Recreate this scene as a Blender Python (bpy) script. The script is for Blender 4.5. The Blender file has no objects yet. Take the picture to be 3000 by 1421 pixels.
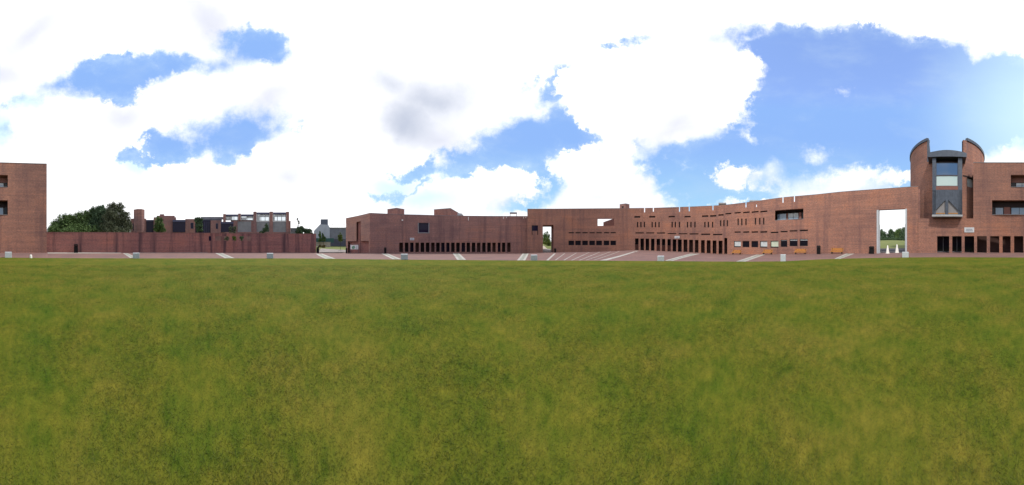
import bpy, math, random
import numpy as np

random.seed(7)
rng = np.random.default_rng(11)
SC = bpy.context.scene
COL = SC.collection
R = math.radians

# ----------------------------------------------------------------------------
# camera: a full 360 degree cylindrical panorama taken at eye height on the lawn
# ----------------------------------------------------------------------------
EYE, K, H = 1.6, 3000 / (2 * math.pi), 712.0
cam = bpy.data.cameras.new('camera')
cam.type = 'PANO'
cam.panorama_type = 'CENTRAL_CYLINDRICAL'
cam.central_cylindrical_range_u_min = -math.pi
cam.central_cylindrical_range_u_max = math.pi
cam.central_cylindrical_range_v_min = -(1421 - H) / K
cam.central_cylindrical_range_v_max = H / K
cam.central_cylindrical_radius = 1.0
cam.clip_start, cam.clip_end = 0.05, 6000
camo = bpy.data.objects.new('camera', cam)
camo.location = (0, 0, EYE)
camo.rotation_euler = (R(90), 0, 0)
COL.objects.link(camo)
SC.camera = camo
SC.render.resolution_x, SC.render.resolution_y = 1024, 485
SC.view_settings.view_transform = 'Standard'
SC.view_settings.look = 'None'
SC.view_settings.exposure = 0.42
SC.view_settings.gamma = 1.0

SUN_AZ, SUN_EL = -62.0, 51.0        # azimuth from +Y towards +X
sun = bpy.data.lights.new('sun', 'SUN')
sun.energy = 2.4
sun.angle = R(1.5)
sun.color = (1.0, 0.95, 0.86)
suno = bpy.data.objects.new('sun', sun)
suno.rotation_euler = (R(90 - SUN_EL), 0, R(180 - SUN_AZ))
suno.location = (-40, 15, 60)
COL.objects.link(suno)

# ----------------------------------------------------------------------------
# sky: Nishita sky with procedural clouds laid out by compass direction
# ----------------------------------------------------------------------------
def build_world():
    w = bpy.data.worlds.new('World')
    SC.world = w
    w.use_nodes = True
    nt = w.node_tree
    nt.nodes.clear()
    N = nt.nodes.new
    L = nt.links.new

    def math_(op, a, b=None, c=None, clamp=False):
        n = N('ShaderNodeMath')
        n.operation = op
        n.use_clamp = clamp
        for i, v in enumerate((a, b, c)):
            if v is None:
                continue
            if isinstance(v, (int, float)):
                n.inputs[i].default_value = v
            else:
                L(v, n.inputs[i])
        return n.outputs[0]

    def sstep(v, a, b):
        n = N('ShaderNodeMapRange')
        n.interpolation_type = 'SMOOTHSTEP'
        L(v, n.inputs['Value'])
        n.inputs['From Min'].default_value = a
        n.inputs['From Max'].default_value = b
        return n.outputs['Result']

    def mixc(f, a, b, mode='MIX'):
        n = N('ShaderNodeMix')
        n.data_type = 'RGBA'
        n.blend_type = mode
        if isinstance(f, (int, float)):
            n.inputs[0].default_value = f
        else:
            L(f, n.inputs[0])
        for i, v in ((6, a), (7, b)):
            if isinstance(v, tuple):
                n.inputs[i].default_value = v
            else:
                L(v, n.inputs[i])
        return n.outputs[2]

    tc = N('ShaderNodeTexCoord')
    sep = N('ShaderNodeSeparateXYZ')
    L(tc.outputs['Generated'], sep.inputs[0])
    x, y, z = sep.outputs
    az = math_('ARCTAN2', x, y)
    horiz = math_('SQRT', math_('ADD', math_('MULTIPLY', x, x), math_('MULTIPLY', y, y)))
    tan = math_('DIVIDE', z, math_('MAXIMUM', horiz, 0.05))
    u = math_('MULTIPLY_ADD', az, 2.576 / (2 * math.pi), 1.288)
    v = math_('MULTIPLY_ADD', tan, -0.410, 0.6115)
    comb = N('ShaderNodeCombineXYZ')
    L(u, comb.inputs[0])
    L(v, comb.inputs[1])
    uv = comb.outputs[0]

    def noise(scale, detail, rough, off=(0, 0, 0), color=False, stretch=(1, 1, 1)):
        m = N('ShaderNodeMapping')
        L(uv, m.inputs['Vector'])
        m.inputs['Location'].default_value = off
        m.inputs['Scale'].default_value = stretch
        n = N('ShaderNodeTexNoise')
        n.inputs['Scale'].default_value = scale
        n.inputs['Detail'].default_value = detail
        n.inputs['Roughness'].default_value = rough
        L(m.outputs[0], n.inputs['Vector'])
        return n.outputs['Color'] if color else n.outputs['Fac']

    # coordinates stirred by noise, so cloud edges billow
    nz = noise(9, 6, 0.62, color=True)
    sub = N('ShaderNodeVectorMath'); sub.operation = 'SUBTRACT'
    L(nz, sub.inputs[0]); sub.inputs[1].default_value = (0.5, 0.5, 0.5)
    sc_ = N('ShaderNodeVectorMath'); sc_.operation = 'MULTIPLY'
    L(sub.outputs[0], sc_.inputs[0]); sc_.inputs[1].default_value = (0.10, 0.075, 0)
    add = N('ShaderNodeVectorMath'); add.operation = 'ADD'
    L(uv, add.inputs[0]); L(sc_.outputs[0], add.inputs[1])
    duv = add.outputs[0]

    def field(ells, vec):
        cur = None
        for (cx, cy, rx, ry, a) in ells:
            m = N('ShaderNodeMapping')
            m.vector_type = 'TEXTURE'
            if cur is None:
                L(vec, m.inputs['Vector'])
            else:       # hang each ellipse on the one before, so the shader works through them one by one
                t_ = N('ShaderNodeVectorMath'); t_.operation = 'MULTIPLY_ADD'
                L(cur, t_.inputs[0])
                t_.inputs[1].default_value = (1e-8, 1e-8, 1e-8)
                L(vec, t_.inputs[2])
                L(t_.outputs[0], m.inputs['Vector'])
            m.inputs['Location'].default_value = (cx / 1000, cy / 1000, 0)
            m.inputs['Rotation'].default_value = (0, 0, R(a))
            m.inputs['Scale'].default_value = (rx / 1000, ry / 1000, 1)
            ln = N('ShaderNodeVectorMath'); ln.operation = 'LENGTH'
            L(m.outputs[0], ln.inputs[0])
            # signed distance estimate in units of the smaller radius
            d = math_('MULTIPLY', math_('SUBTRACT', 1.0, ln.outputs['Value']), min(rx, ry) / 60.0)
            cur = d if cur is None else math_('MAXIMUM', cur, d)
        return cur

    blue = [
        (150, 222, 110, 44, -10), (310, 194, 185, 62, -10), (430, 165, 85, 46, 5), (220, 208, 130, 54, -14), (120, 240, 70, 30, -18),
        (635, 128, 120, 62, 4), (530, 175, 60, 40, -10), (560, 165, 75, 42, -10), (690, 128, 50, 46, 0),
        (430, 366, 115, 48, -12), (580, 332, 185, 68, -10), (660, 305, 90, 46, 5), (690, 300, 60, 30, 15), (350, 390, 60, 20, -14),
        (55, 250, 50, 16, -20), (20, 330, 60, 26, 0),
        (1180, 398, 95, 46, -14), (1320, 352, 175, 74, -18), (1425, 335, 95, 66, 30), (1400, 300, 60, 46, 0),
        (1372, 252, 70, 32, -35), (1322, 226, 34, 16, -30), (1425, 190, 50, 22, -35), (1395, 240, 46, 26, -60), (1385, 285, 40, 30, 0),
        (1100, 420, 60, 20, -20), (1040, 440, 40, 14, 0), (1060, 478, 50, 14, -30), (1010, 500, 60, 14, 0),
        (1362, 468, 62, 70, 0), (1330, 505, 110, 28, -5), (1250, 415, 130, 30, -10),
        (1660, 420, 95, 75, 10), (1760, 470, 140, 80, 0), (1700, 390, 140, 42, 0), (1840, 390, 160, 76, 0),
        (2110, 280, 350, 225, 5), (1990, 180, 170, 135, 0), (2040, 420, 180, 90, 0), (2340, 270, 190, 190, 0),
        (2190, 135, 290, 72, 8), (1880, 92, 200, 36, -3), (1650, 86, 100, 11, -14), (1760, 76, 120, 14, -5),
        (2260, 400, 120, 80, 0), (2500, 260, 160, 140, 0), (1960, 300, 130, 170, 0), (2420, 380, 130, 60, 0),
        (1880, 500, 120, 26, 0), (2310, 470, 40, 60, 0),
    ]
    cloud = [
        (1740, 205, 165, 118, 0), (1590, 250, 200, 105, 12), (1850, 190, 75, 68, 0), (1830, 265, 58, 34, -20),
        (1700, 315, 120, 36, -5), (1820, 300, 70, 16, -14), (1880, 340, 28, 12, 20), (1775, 300, 110, 38, 0),
        (1505, 430, 130, 62, 4), (1590, 465, 60, 50, 0), (1470, 425, 90, 50, 0), (1560, 385, 60, 30, 0),
        (1560, 505, 150, 30, 3), (1500, 370, 36, 20, 0),
        (1845, 440, 56, 34, 8), (1895, 440, 28, 12, 0), (2058, 384, 29, 19, 0),
        (2130, 462, 125, 44, -8), (2230, 448, 90, 28, -4), (2060, 490, 70, 24, -14), (1940, 512, 50, 12, -8),
        (1850, 502, 40, 12, -10), (2280, 434, 30, 8, -12),
        (1280, 465, 92, 44, 4), (1160, 492, 130, 34, 0), (1050, 505, 60, 26, 0), (1220, 450, 40, 24, 0),
        (2545, 380, 50, 28, -20), (2490, 405, 80, 14, 0), (2138, 230, 13, 5, 0),
        (460, 108, 60, 16, 20), (500, 140, 30, 11, 30), (455, 212, 50, 30, 0), (570, 240, 130, 38, -6), (665, 190, 70, 34, 0), (410, 240, 70, 42, 0),
        (215, 276, 80, 28, -10), (100, 290, 80, 24, 0),
        (505, 436, 80, 32, 0), (705, 400, 80, 56, 0), (420, 425, 60, 18, 0), (725, 360, 40, 34, 0),
        (300, 352, 80, 24, 10), (62, 218, 30, 10, 20), (340, 372, 34, 8, 10),
        (2330, 70, 200, 22, 3), (2050, 34, 200, 20, 0),
    ]
    fb = field(blue, duv)
    fc = field(cloud, duv)
    fine = noise(34, 7, 0.68, off=(3.1, 1.7, 0))
    fine = math_('MULTIPLY', math_('SUBTRACT', fine, 0.5), 1.1)
    # some cloud edges are crisp, others melt into the blue
    soft = noise(4.2, 3, 0.5, off=(9.1, 4.4, 0))
    soft = math_('ADD', 0.20, math_('MULTIPLY', sstep(soft, 0.40, 0.66), 0.95))
    fbn = math_('ADD', fb, math_('MULTIPLY', fine, 0.8))
    bm = sstep(math_('DIVIDE', math_('ADD', fbn, 0.14), soft), 0.0, 1.0)
    cm = sstep(math_('DIVIDE', math_('ADD', math_('ADD', fc, math_('MULTIPLY', fine, 1.1)), math_('MULTIPLY', soft, 0.24)), soft), 0.0, 1.0)
    rim = math_('SUBTRACT', 1.0, sstep(fbn, -0.05, 0.75))
    wisp2 = noise(13, 8, 0.72, off=(1.3, 8.2, 0), stretch=(1, 1.8, 1))
    rim = math_('MULTIPLY', rim, sstep(wisp2, 0.30, 0.72))
    bm = math_('MULTIPLY', bm, math_('SUBTRACT', 1.0, cm))
    # thin veil: glare round the sun and pale air to the right
    veil = field([(2620, 290, 330, 330, 0)], uv)
    veil = sstep(veil, -0.7, 5.4)
    wisps = noise(5, 5, 0.6, off=(7.3, 2.2, 0), stretch=(1, 2.2, 1))
    veil2 = math_('MULTIPLY', sstep(wisps, 0.45, 0.8), 0.35)

    sky = N('ShaderNodeTexSky')
    sky.sky_type = 'NISHITA'
    sky.sun_disc = False
    sky.sun_elevation = R(SUN_EL)
    sky.sun_rotation = R(SUN_AZ)
    sky.altitude = 50
    sky.air_density = 1.0
    sky.dust_density = 0.25
    sky.ozone_density = 1.4
    STR = 0.15
    # clouds are in the same units as the sky: white at strength 0.15
    W = 1.0 / STR
    white = (1.0 * W, 1.0 * W, 1.02 * W, 1)
    grey = (0.45 * W, 0.49 * W, 0.59 * W, 1)
    lav = (0.59 * W, 0.61 * W, 0.70 * W, 1)
    pale = (0.56 * W, 0.76 * W, 0.80 * W, 1)
    nz2 = noise(3.6, 5, 0.6, off=(5.5, 6.1, 0), color=True)
    sb2 = N('ShaderNodeVectorMath'); sb2.operation = 'SUBTRACT'
    L(nz2, sb2.inputs[0]); sb2.inputs[1].default_value = (0.5, 0.5, 0.5)
    ml2 = N('ShaderNodeVectorMath'); ml2.operation = 'MULTIPLY_ADD'
    L(sb2.outputs[0], ml2.inputs[0]); ml2.inputs[1].default_value = (0.17, 0.15, 0)
    L(uv, ml2.inputs[2])
    guv = ml2.outputs[0]
    g1 = field([(1035, 290, 130, 115, 15), (1080, 235, 180, 100, 0), (985, 200, 130, 75, 20), (1020, 350, 80, 60, 0)], guv)
    g1 = math_('MULTIPLY', sstep(g1, -0.3, 1.7), math_('ADD', 0.62, math_('MULTIPLY', noise(7, 5, 0.6), 0.6)), clamp=True)
    g2 = field([(1290, 500, 55, 22, -10), (1480, 487, 60, 18, 0), (1560, 500, 60, 16, 0), (1700, 315, 70, 34, -10), (720, 430, 45, 34, 0), (1060, 510, 60, 20, 0),
                (80, 80, 90, 40, -30), (520, 50, 90, 50, 30), (690, 260, 80, 40, 0), (310, 300, 70, 40, 0), (1580, 530, 60, 16, 0), (1860, 455, 36, 14, 0),
                (2150, 475, 80, 16, 0), (1590, 470, 40, 18, 0), (1690, 330, 110, 30, -5), (1130, 345, 70, 40, -10), (30, 170, 60, 40, 20), (1900, 470, 30, 12, 0)], guv)
    g2 = sstep(g2, -0.9, 0.9)
    bil = math_('MULTIPLY', sstep(noise(6.5, 6, 0.6, off=(2.7, 9.3, 0)), 0.52, 0.74), 0.45)
    g2 = math_('MAXIMUM', g2, math_('MULTIPLY', bil, sstep(v, 0.10, 0.25)))
    ccol = mixc(math_('MULTIPLY', g2, 0.9), white, lav)
    ccol = mixc(g1, ccol, grey)
    # lift the clear sky to the photograph's brightness with a little airlight
    gain = mixc(1.0, sky.outputs[0], (1.85, 1.78, 1.95, 1), 'MULTIPLY')
    cap = mixc(sstep(v, 0.34, 0.54), (0.22 * W, 0.38 * W, 0.73 * W, 1), (0.30 * W, 0.52 * W, 0.74 * W, 1))
    gain = mixc(1.0, gain, cap, 'DARKEN')
    clear = mixc(veil2, gain, (0.42 * W, 0.55 * W, 0.72 * W, 1))
    clear = mixc(math_('MULTIPLY', rim, 0.5), clear, (0.58 * W, 0.72 * W, 0.80 * W, 1))
    clear = mixc(math_('MULTIPLY', veil, 0.85), clear, pale)
    cy = field([(6, 325, 34, 60, 0), (985, 470, 70, 34, -10), (1075, 500, 90, 22, 0), (60, 262, 60, 24, 0), (335, 425, 60, 30, 0), (1060, 440, 60, 20, 0), (2560, 330, 60, 60, 0)], duv)
    ccol = mixc(math_('MULTIPLY', sstep(cy, -0.3, 0.5), 0.85), ccol, pale)
    col = mixc(bm, ccol, clear)
    bg = N('ShaderNodeBackground')
    bg.inputs['Strength'].default_value = STR
    L(col, bg.inputs['Color'])
    out = N('ShaderNodeOutputWorld')
    L(bg.outputs[0], out.inputs['Surface'])
    try:
        w.cycles.sampling_method = 'MANUAL'
        w.cycles.sample_map_resolution = 512
    except Exception:
        pass

build_world()
SC.cycles.max_bounces = 6
SC.cycles.diffuse_bounces = 3
SC.cycles.glossy_bounces = 3
SC.cycles.transparent_max_bounces = 8

# ----------------------------------------------------------------------------
# materials
# ----------------------------------------------------------------------------
MATS = {}

class NT:
    def __init__(self, name):
        self.m = bpy.data.materials.new(name)
        self.m.use_nodes = True
        self.nt = self.m.node_tree
        self.bsdf = self.nt.nodes['Principled BSDF']
        MATS[name] = self.m
    def n(self, t, **kw):
        nd = self.nt.nodes.new(t)
        for k, v in kw.items():
            setattr(nd, k, v)
        return nd
    def l(self, a, b):
        self.nt.links.new(a, b)
    def pos(self, scale=(1, 1, 1)):
        g = self.n('ShaderNodeNewGeometry')
        m = self.n('ShaderNodeMapping')
        m.inputs['Scale'].default_value = scale
        self.l(g.outputs['Position'], m.inputs['Vector'])
        return m.outputs[0]
    def noise(self, vec, scale, detail=4, rough=0.55):
        n = self.n('ShaderNodeTexNoise')
        n.inputs['Scale'].default_value = scale
        n.inputs['Detail'].default_value = detail
        n.inputs['Roughness'].default_value = rough
        if vec is not None:
            self.l(vec, n.inputs['Vector'])
        return n.outputs['Fac']
    def ramp(self, f, stops):
        r = self.n('ShaderNodeValToRGB')
        el = r.color_ramp.elements
        while len(el) < len(stops):
            el.new(0.5)
        for e, (p, c) in zip(el, stops):
            e.position = p
            e.color = (c[0], c[1], c[2], 1)
        self.l(f, r.inputs[0])
        return r.outputs[0]
    def mix(self, f, a, b, mode='MIX'):
        n = self.n('ShaderNodeMix', data_type='RGBA', blend_type=mode)
        if isinstance(f, (int, float)):
            n.inputs[0].default_value = f
        else:
            self.l(f, n.inputs[0])
        for i, v in ((6, a), (7, b)):
            if isinstance(v, tuple):
                n.inputs[i].default_value = (v[0], v[1], v[2], 1)
            else:
                self.l(v, n.inputs[i])
        return n.outputs[2]
    def bump(self, h, strength, dist=0.02):
        b = self.n('ShaderNodeBump')
        b.inputs['Strength'].default_value = strength
        b.inputs['Distance'].default_value = dist
        self.l(h, b.inputs['Height'])
        self.l(b.outputs[0], self.bsdf.inputs['Normal'])

def simple(name, col, rough=0.6, metal=0.0, var=0.12, scale=3.0):
    t = NT(name)
    f = t.noise(t.pos(), scale, 4)
    lo = tuple(c * (1 - var) for c in col)
    hi = tuple(min(1, c * (1 + var)) for c in col)
    t.l(t.ramp(f, [(0.3, lo), (0.7, hi)]), t.bsdf.inputs['Base Color'])
    t.bsdf.inputs['Roughness'].default_value = rough
    t.bsdf.inputs['Metallic'].default_value = metal
    return t.m

def brick(name, base, stain=0.5, streak=0.4, stain_col=(0.10, 0.055, 0.06)):
    t = NT(name)
    uvn = t.n('ShaderNodeUVMap')
    br = t.n('ShaderNodeTexBrick')
    br.inputs['Scale'].default_value = 1.0
    br.inputs['Brick Width'].default_value = 0.225
    br.inputs['Row Height'].default_value = 0.075
    br.inputs['Mortar Size'].default_value = 0.006
    c = base
    br.inputs['Color1'].default_value = (c[0] * 1.18, c[1] * 1.12, c[2] * 1.05, 1)
    br.inputs['Color2'].default_value = (c[0] * 0.80, c[1] * 0.82, c[2] * 0.90, 1)
    br.inputs['Mortar'].default_value = (0.30, 0.22, 0.19, 1)
    t.l(uvn.outputs[0], br.inputs['Vector'])
    # mottling brick by brick and in courses, soot patches, rain streaks
    mott = t.noise(t.pos((2.2, 2.2, 5.0)), 1.6, 5, 0.7)
    col = t.mix(1.0, br.outputs['Color'], t.ramp(mott, [(0.25, (0.58, 0.58, 0.62)), (0.5, (1, 1, 1)), (0.75, (1.36, 1.28, 1.2))]), 'MULTIPLY')
    big = t.noise(t.pos((0.16, 0.16, 0.22)), 1.0, 4, 0.6)
    col = t.mix(1.0, col, t.ramp(big, [(0.30, (0.72, 0.74, 0.82)), (0.52, (1, 1, 1)), (0.70, (1.18, 1.06, 0.93))]), 'MULTIPLY')
    crs = t.noise(t.pos((0.12, 0.12, 3.2)), 1.0, 4, 0.7)
    col = t.mix(1.0, col, t.ramp(crs, [(0.3, (0.84, 0.84, 0.86)), (0.5, (1, 1, 1)), (0.7, (1.15, 1.13, 1.10))]), 'MULTIPLY')
    st = t.noise(t.pos((0.9, 0.9, 0.05)), 1.0, 5, 0.62)
    stf = t.ramp(st, [(0.50, (0, 0, 0)), (0.66, (streak, streak, streak))])
    col = t.mix(stf, col, stain_col)
    t.l(col, t.bsdf.inputs['Base Color'])
    t.bsdf.inputs['Roughness'].default_value = 0.9
    t.bump(t.noise(t.pos(), 22, 3), 0.35, 0.01)
    return t.m

brick('brick_red', (0.278, 0.122, 0.081), streak=0.42)
brick('brick_dark', (0.262, 0.122, 0.102), streak=0.50)
brick('brick_wall', (0.290, 0.105, 0.090), streak=0.95, stain_col=(0.085, 0.04, 0.045))
brick('brick_pale', (0.36, 0.19, 0.155), streak=0.1)
brick('brick_far', (0.235, 0.105, 0.095), streak=0.30)
simple('coping', (0.20, 0.19, 0.20), 0.8)
simple('zinc', (0.075, 0.088, 0.112), 0.42, 0.5, 0.16)
simple('zinc_pale', (0.36, 0.37, 0.38), 0.5, 0.3, 0.1)
simple('concrete', (0.42, 0.45, 0.48), 0.85, 0, 0.10, 5)
simple('stone_strip', (0.35, 0.335, 0.31), 0.85, 0, 0.28, 1.6)
simple('soil', (0.15, 0.115, 0.06), 1.0, 0, 0.35, 2.5)
simple('stone_infill', (0.24, 0.24, 0.21), 0.9, 0, 0.2, 2)
simple('black_plastic', (0.009, 0.008, 0.009), 0.75).node_tree.nodes['Principled BSDF'].inputs['Specular IOR Level'].default_value = 0.15
simple('void', (0.022, 0.013, 0.014), 0.9)  # near-black: stands for shade in porches and recesses, also used on dark fittings
simple('timber', (0.40, 0.17, 0.035), 0.55, 0, 0.25, 6)
simple('dark_leg', (0.03, 0.022, 0.02), 0.6)
simple('white_paint', (0.78, 0.76, 0.72), 0.6, 0, 0.05)
simple('sign_plate', (0.55, 0.56, 0.58), 0.5, 0, 0.04)
simple('sign_ink', (0.16, 0.18, 0.24), 0.6)
simple('blind', (0.46, 0.50, 0.52), 0.7, 0, 0.12, 1.5)
simple('blind_green', (0.46, 0.52, 0.42), 0.7, 0, 0.1, 1.5)
simple('metal_cladding', (0.32, 0.335, 0.37), 0.5, 0.2, 0.1, 0.5)
simple('grey_cladding', (0.15, 0.15, 0.17), 0.7, 0, 0.15, 0.6)
simple('dark_cladding', (0.055, 0.055, 0.075), 0.6, 0, 0.2, 0.6)
simple('grey_panel', (0.21, 0.20, 0.205), 0.8, 0, 0.12, 0.8)
simple('blue_frame', (0.05, 0.048, 0.10), 0.5)
simple('bark', (0.06, 0.045, 0.03), 0.9)
simple('asphalt', (0.06, 0.055, 0.062), 0.9, 0, 0.2, 1)
simple('path_gravel', (0.36, 0.30, 0.24), 0.9, 0, 0.2, 2)
simple('grey_path', (0.21, 0.18, 0.175), 0.9, 0, 0.15, 0.8)
simple('teal_net', (0.03, 0.085, 0.075), 0.8)
simple('map_green', (0.18, 0.33, 0.22), 0.6, 0, 0.6, 9)
simple('recess_shaded', (0.085, 0.042, 0.036), 0.9)  # porch brick darkened, the shade of the doorways is in its colour
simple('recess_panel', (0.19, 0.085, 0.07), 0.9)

def glass_mat(name, col, rough=0.04, spec=0.5):
    t = NT(name)
    t.bsdf.inputs['Base Color'].default_value = (*col, 1)
    t.bsdf.inputs['Roughness'].default_value = rough
    t.bsdf.inputs['Specular IOR Level'].default_value = spec
    return t.m
glass_mat('glass_dark', (0.010, 0.010, 0.015), spec=0.25)
glass_mat('glass_navy', (0.014, 0.011, 0.030), spec=0.12)
glass_mat('glass_sky', (0.16, 0.22, 0.30), spec=0.9)
glass_mat('glass_blue', (0.05, 0.10, 0.20), spec=0.9)
glass_mat('glass_pale_reflection', (0.42, 0.53, 0.52), spec=0.9)  # pale reflection of the sky painted into the base colour
t = NT('glass_clear')
tr = t.n('ShaderNodeBsdfTransparent')
tr.inputs[0].default_value = (0.80, 0.84, 0.86, 1)
gl = t.n('ShaderNodeBsdfGlossy')
gl.inputs['Roughness'].default_value = 0.05
mx = t.n('ShaderNodeMixShader')
mx.inputs[0].default_value = 0.14
t.l(tr.outputs[0], mx.inputs[1]); t.l(gl.outputs[0], mx.inputs[2])
t.l(mx.outputs[0], t.nt.nodes['Material Output'].inputs['Surface'])

t = NT('paving')
br = t.n('ShaderNodeTexBrick')
br.inputs['Scale'].default_value = 1.0
br.inputs['Brick Width'].default_value = 0.2
br.inputs['Row Height'].default_value = 0.1
br.inputs['Mortar Size'].default_value = 0.004
br.inputs['Color1'].default_value = (0.190, 0.102, 0.088, 1)
br.inputs['Color2'].default_value = (0.148, 0.084, 0.078, 1)
br.inputs['Mortar'].default_value = (0.12, 0.09, 0.085, 1)
t.l(t.pos(), br.inputs['Vector'])
f = t.noise(t.pos((0.35, 0.35, 1)), 1.0, 5, 0.65)
t.l(t.mix(1.0, br.outputs['Color'], t.ramp(f, [(0.3, (0.82, 0.82, 0.86)), (0.7, (1.2, 1.16, 1.12))]), 'MULTIPLY'), t.bsdf.inputs['Base Color'])
t.bsdf.inputs['Roughness'].default_value = 0.9

def grass_color(t, bright=1.0, island=False):
    p = t.pos()
    a = t.noise(p, 0.55, 5, 0.62)
    b = t.noise(p, 2.3, 7, 0.72)
    c = t.noise(p, 9.0, 5, 0.72)
    k = bright
    base = t.ramp(a, [(0.32, (0.066 * k, 0.093 * k, 0.009 * k)), (0.48, (0.096 * k, 0.104 * k, 0.011 * k)), (0.66, (0.120 * k, 0.112 * k, 0.016 * k))])
    mid = t.ramp(b, [(0.28, (0.40, 0.66, 0.40)), (0.42, (0.86, 0.97, 0.86)), (0.58, (1.08, 1.04, 1.02)), (0.74, (1.42, 1.30, 1.30))])
    col = t.mix(1.0, base, mid, 'MULTIPLY')
    fin = t.ramp(c, [(0.25, (0.58, 0.74, 0.56)), (0.5, (1, 1, 1)), (0.72, (1.30, 1.24, 1.20))])
    col = t.mix(1.0, col, fin, 'MULTIPLY')
    if island:
        g = t.n('ShaderNodeNewGeometry')
        r = t.ramp(g.outputs['Random Per Island'], [(0.0, (0.50, 0.70, 0.46)), (0.55, (1.03, 1.03, 1.0)), (0.86, (1.18, 1.1, 1.08)), (1.0, (1.75, 1.45, 1.6))])
        col = t.mix(1.0, col, r, 'MULTIPLY')
    return col

t = NT('lawn_turf')
t.l(grass_color(t, 1.0), t.bsdf.inputs['Base Color'])
t.bsdf.inputs['Roughness'].default_value = 1.0
t.bsdf.inputs['Specular IOR Level'].default_value = 0.1
t.bump(t.noise(t.pos((1, 1, 1)), 40, 5, 0.75), 0.5, 0.03)
t = NT('grass_blade')
t.l(grass_color(t, 0.84, True), t.bsdf.inputs['Base Color'])
t.bsdf.inputs['Roughness'].default_value = 0.7
t.bsdf.inputs['Specular IOR Level'].default_value = 0.2
t = NT('field_grass')
f = t.noise(t.pos((0.06, 0.06, 1)), 1.0, 5, 0.65)
t.l(t.ramp(f, [(0.3, (0.09, 0.12, 0.022)), (0.55, (0.13, 0.145, 0.03)), (0.75, (0.18, 0.165, 0.045))]), t.bsdf.inputs['Base Color'])
t.bsdf.inputs['Roughness'].default_value = 1.0

def foliage(name, a, b, c):
    t = NT(name)
    g = t.n('ShaderNodeNewGeometry')
    r = t.ramp(g.outputs['Random Per Island'], [(0.0, a), (0.5, b), (1.0, c)])
    f = t.noise(t.pos((0.7, 0.7, 0.7)), 1.0, 3)
    t.l(t.mix(1.0, r, t.ramp(f, [(0.3, (0.7, 0.75, 0.7)), (0.7, (1.25, 1.2, 1.1))]), 'MULTIPLY'), t.bsdf.inputs['Base Color'])
    t.bsdf.inputs['Roughness'].default_value = 0.8
    t.bsdf.inputs['Specular IOR Level'].default_value = 0.2
    return t.m
foliage('leaf_green', (0.060, 0.105, 0.036), (0.090, 0.145, 0.05), (0.115, 0.17, 0.065))
foliage('leaf_dark', (0.050, 0.088, 0.05), (0.072, 0.118, 0.065), (0.095, 0.14, 0.08))
foliage('leaf_olive', (0.075, 0.088, 0.055), (0.10, 0.115, 0.07), (0.125, 0.135, 0.09))
foliage('leaf_lime', (0.08, 0.12, 0.02), (0.12, 0.16, 0.03), (0.15, 0.18, 0.05))
foliage('leaf_tan', (0.13, 0.085, 0.03), (0.17, 0.12, 0.04), (0.12, 0.11, 0.04))

# ----------------------------------------------------------------------------
# mesh helpers
# ----------------------------------------------------------------------------
def az(X):
    return R((X - 1500) * 0.12)
def plan(X, D):
    a = az(X)
    return np.array((D * math.sin(a), D * math.cos(a)))
def zof(y, D):
    return EYE + (H - y) / K * D

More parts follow.
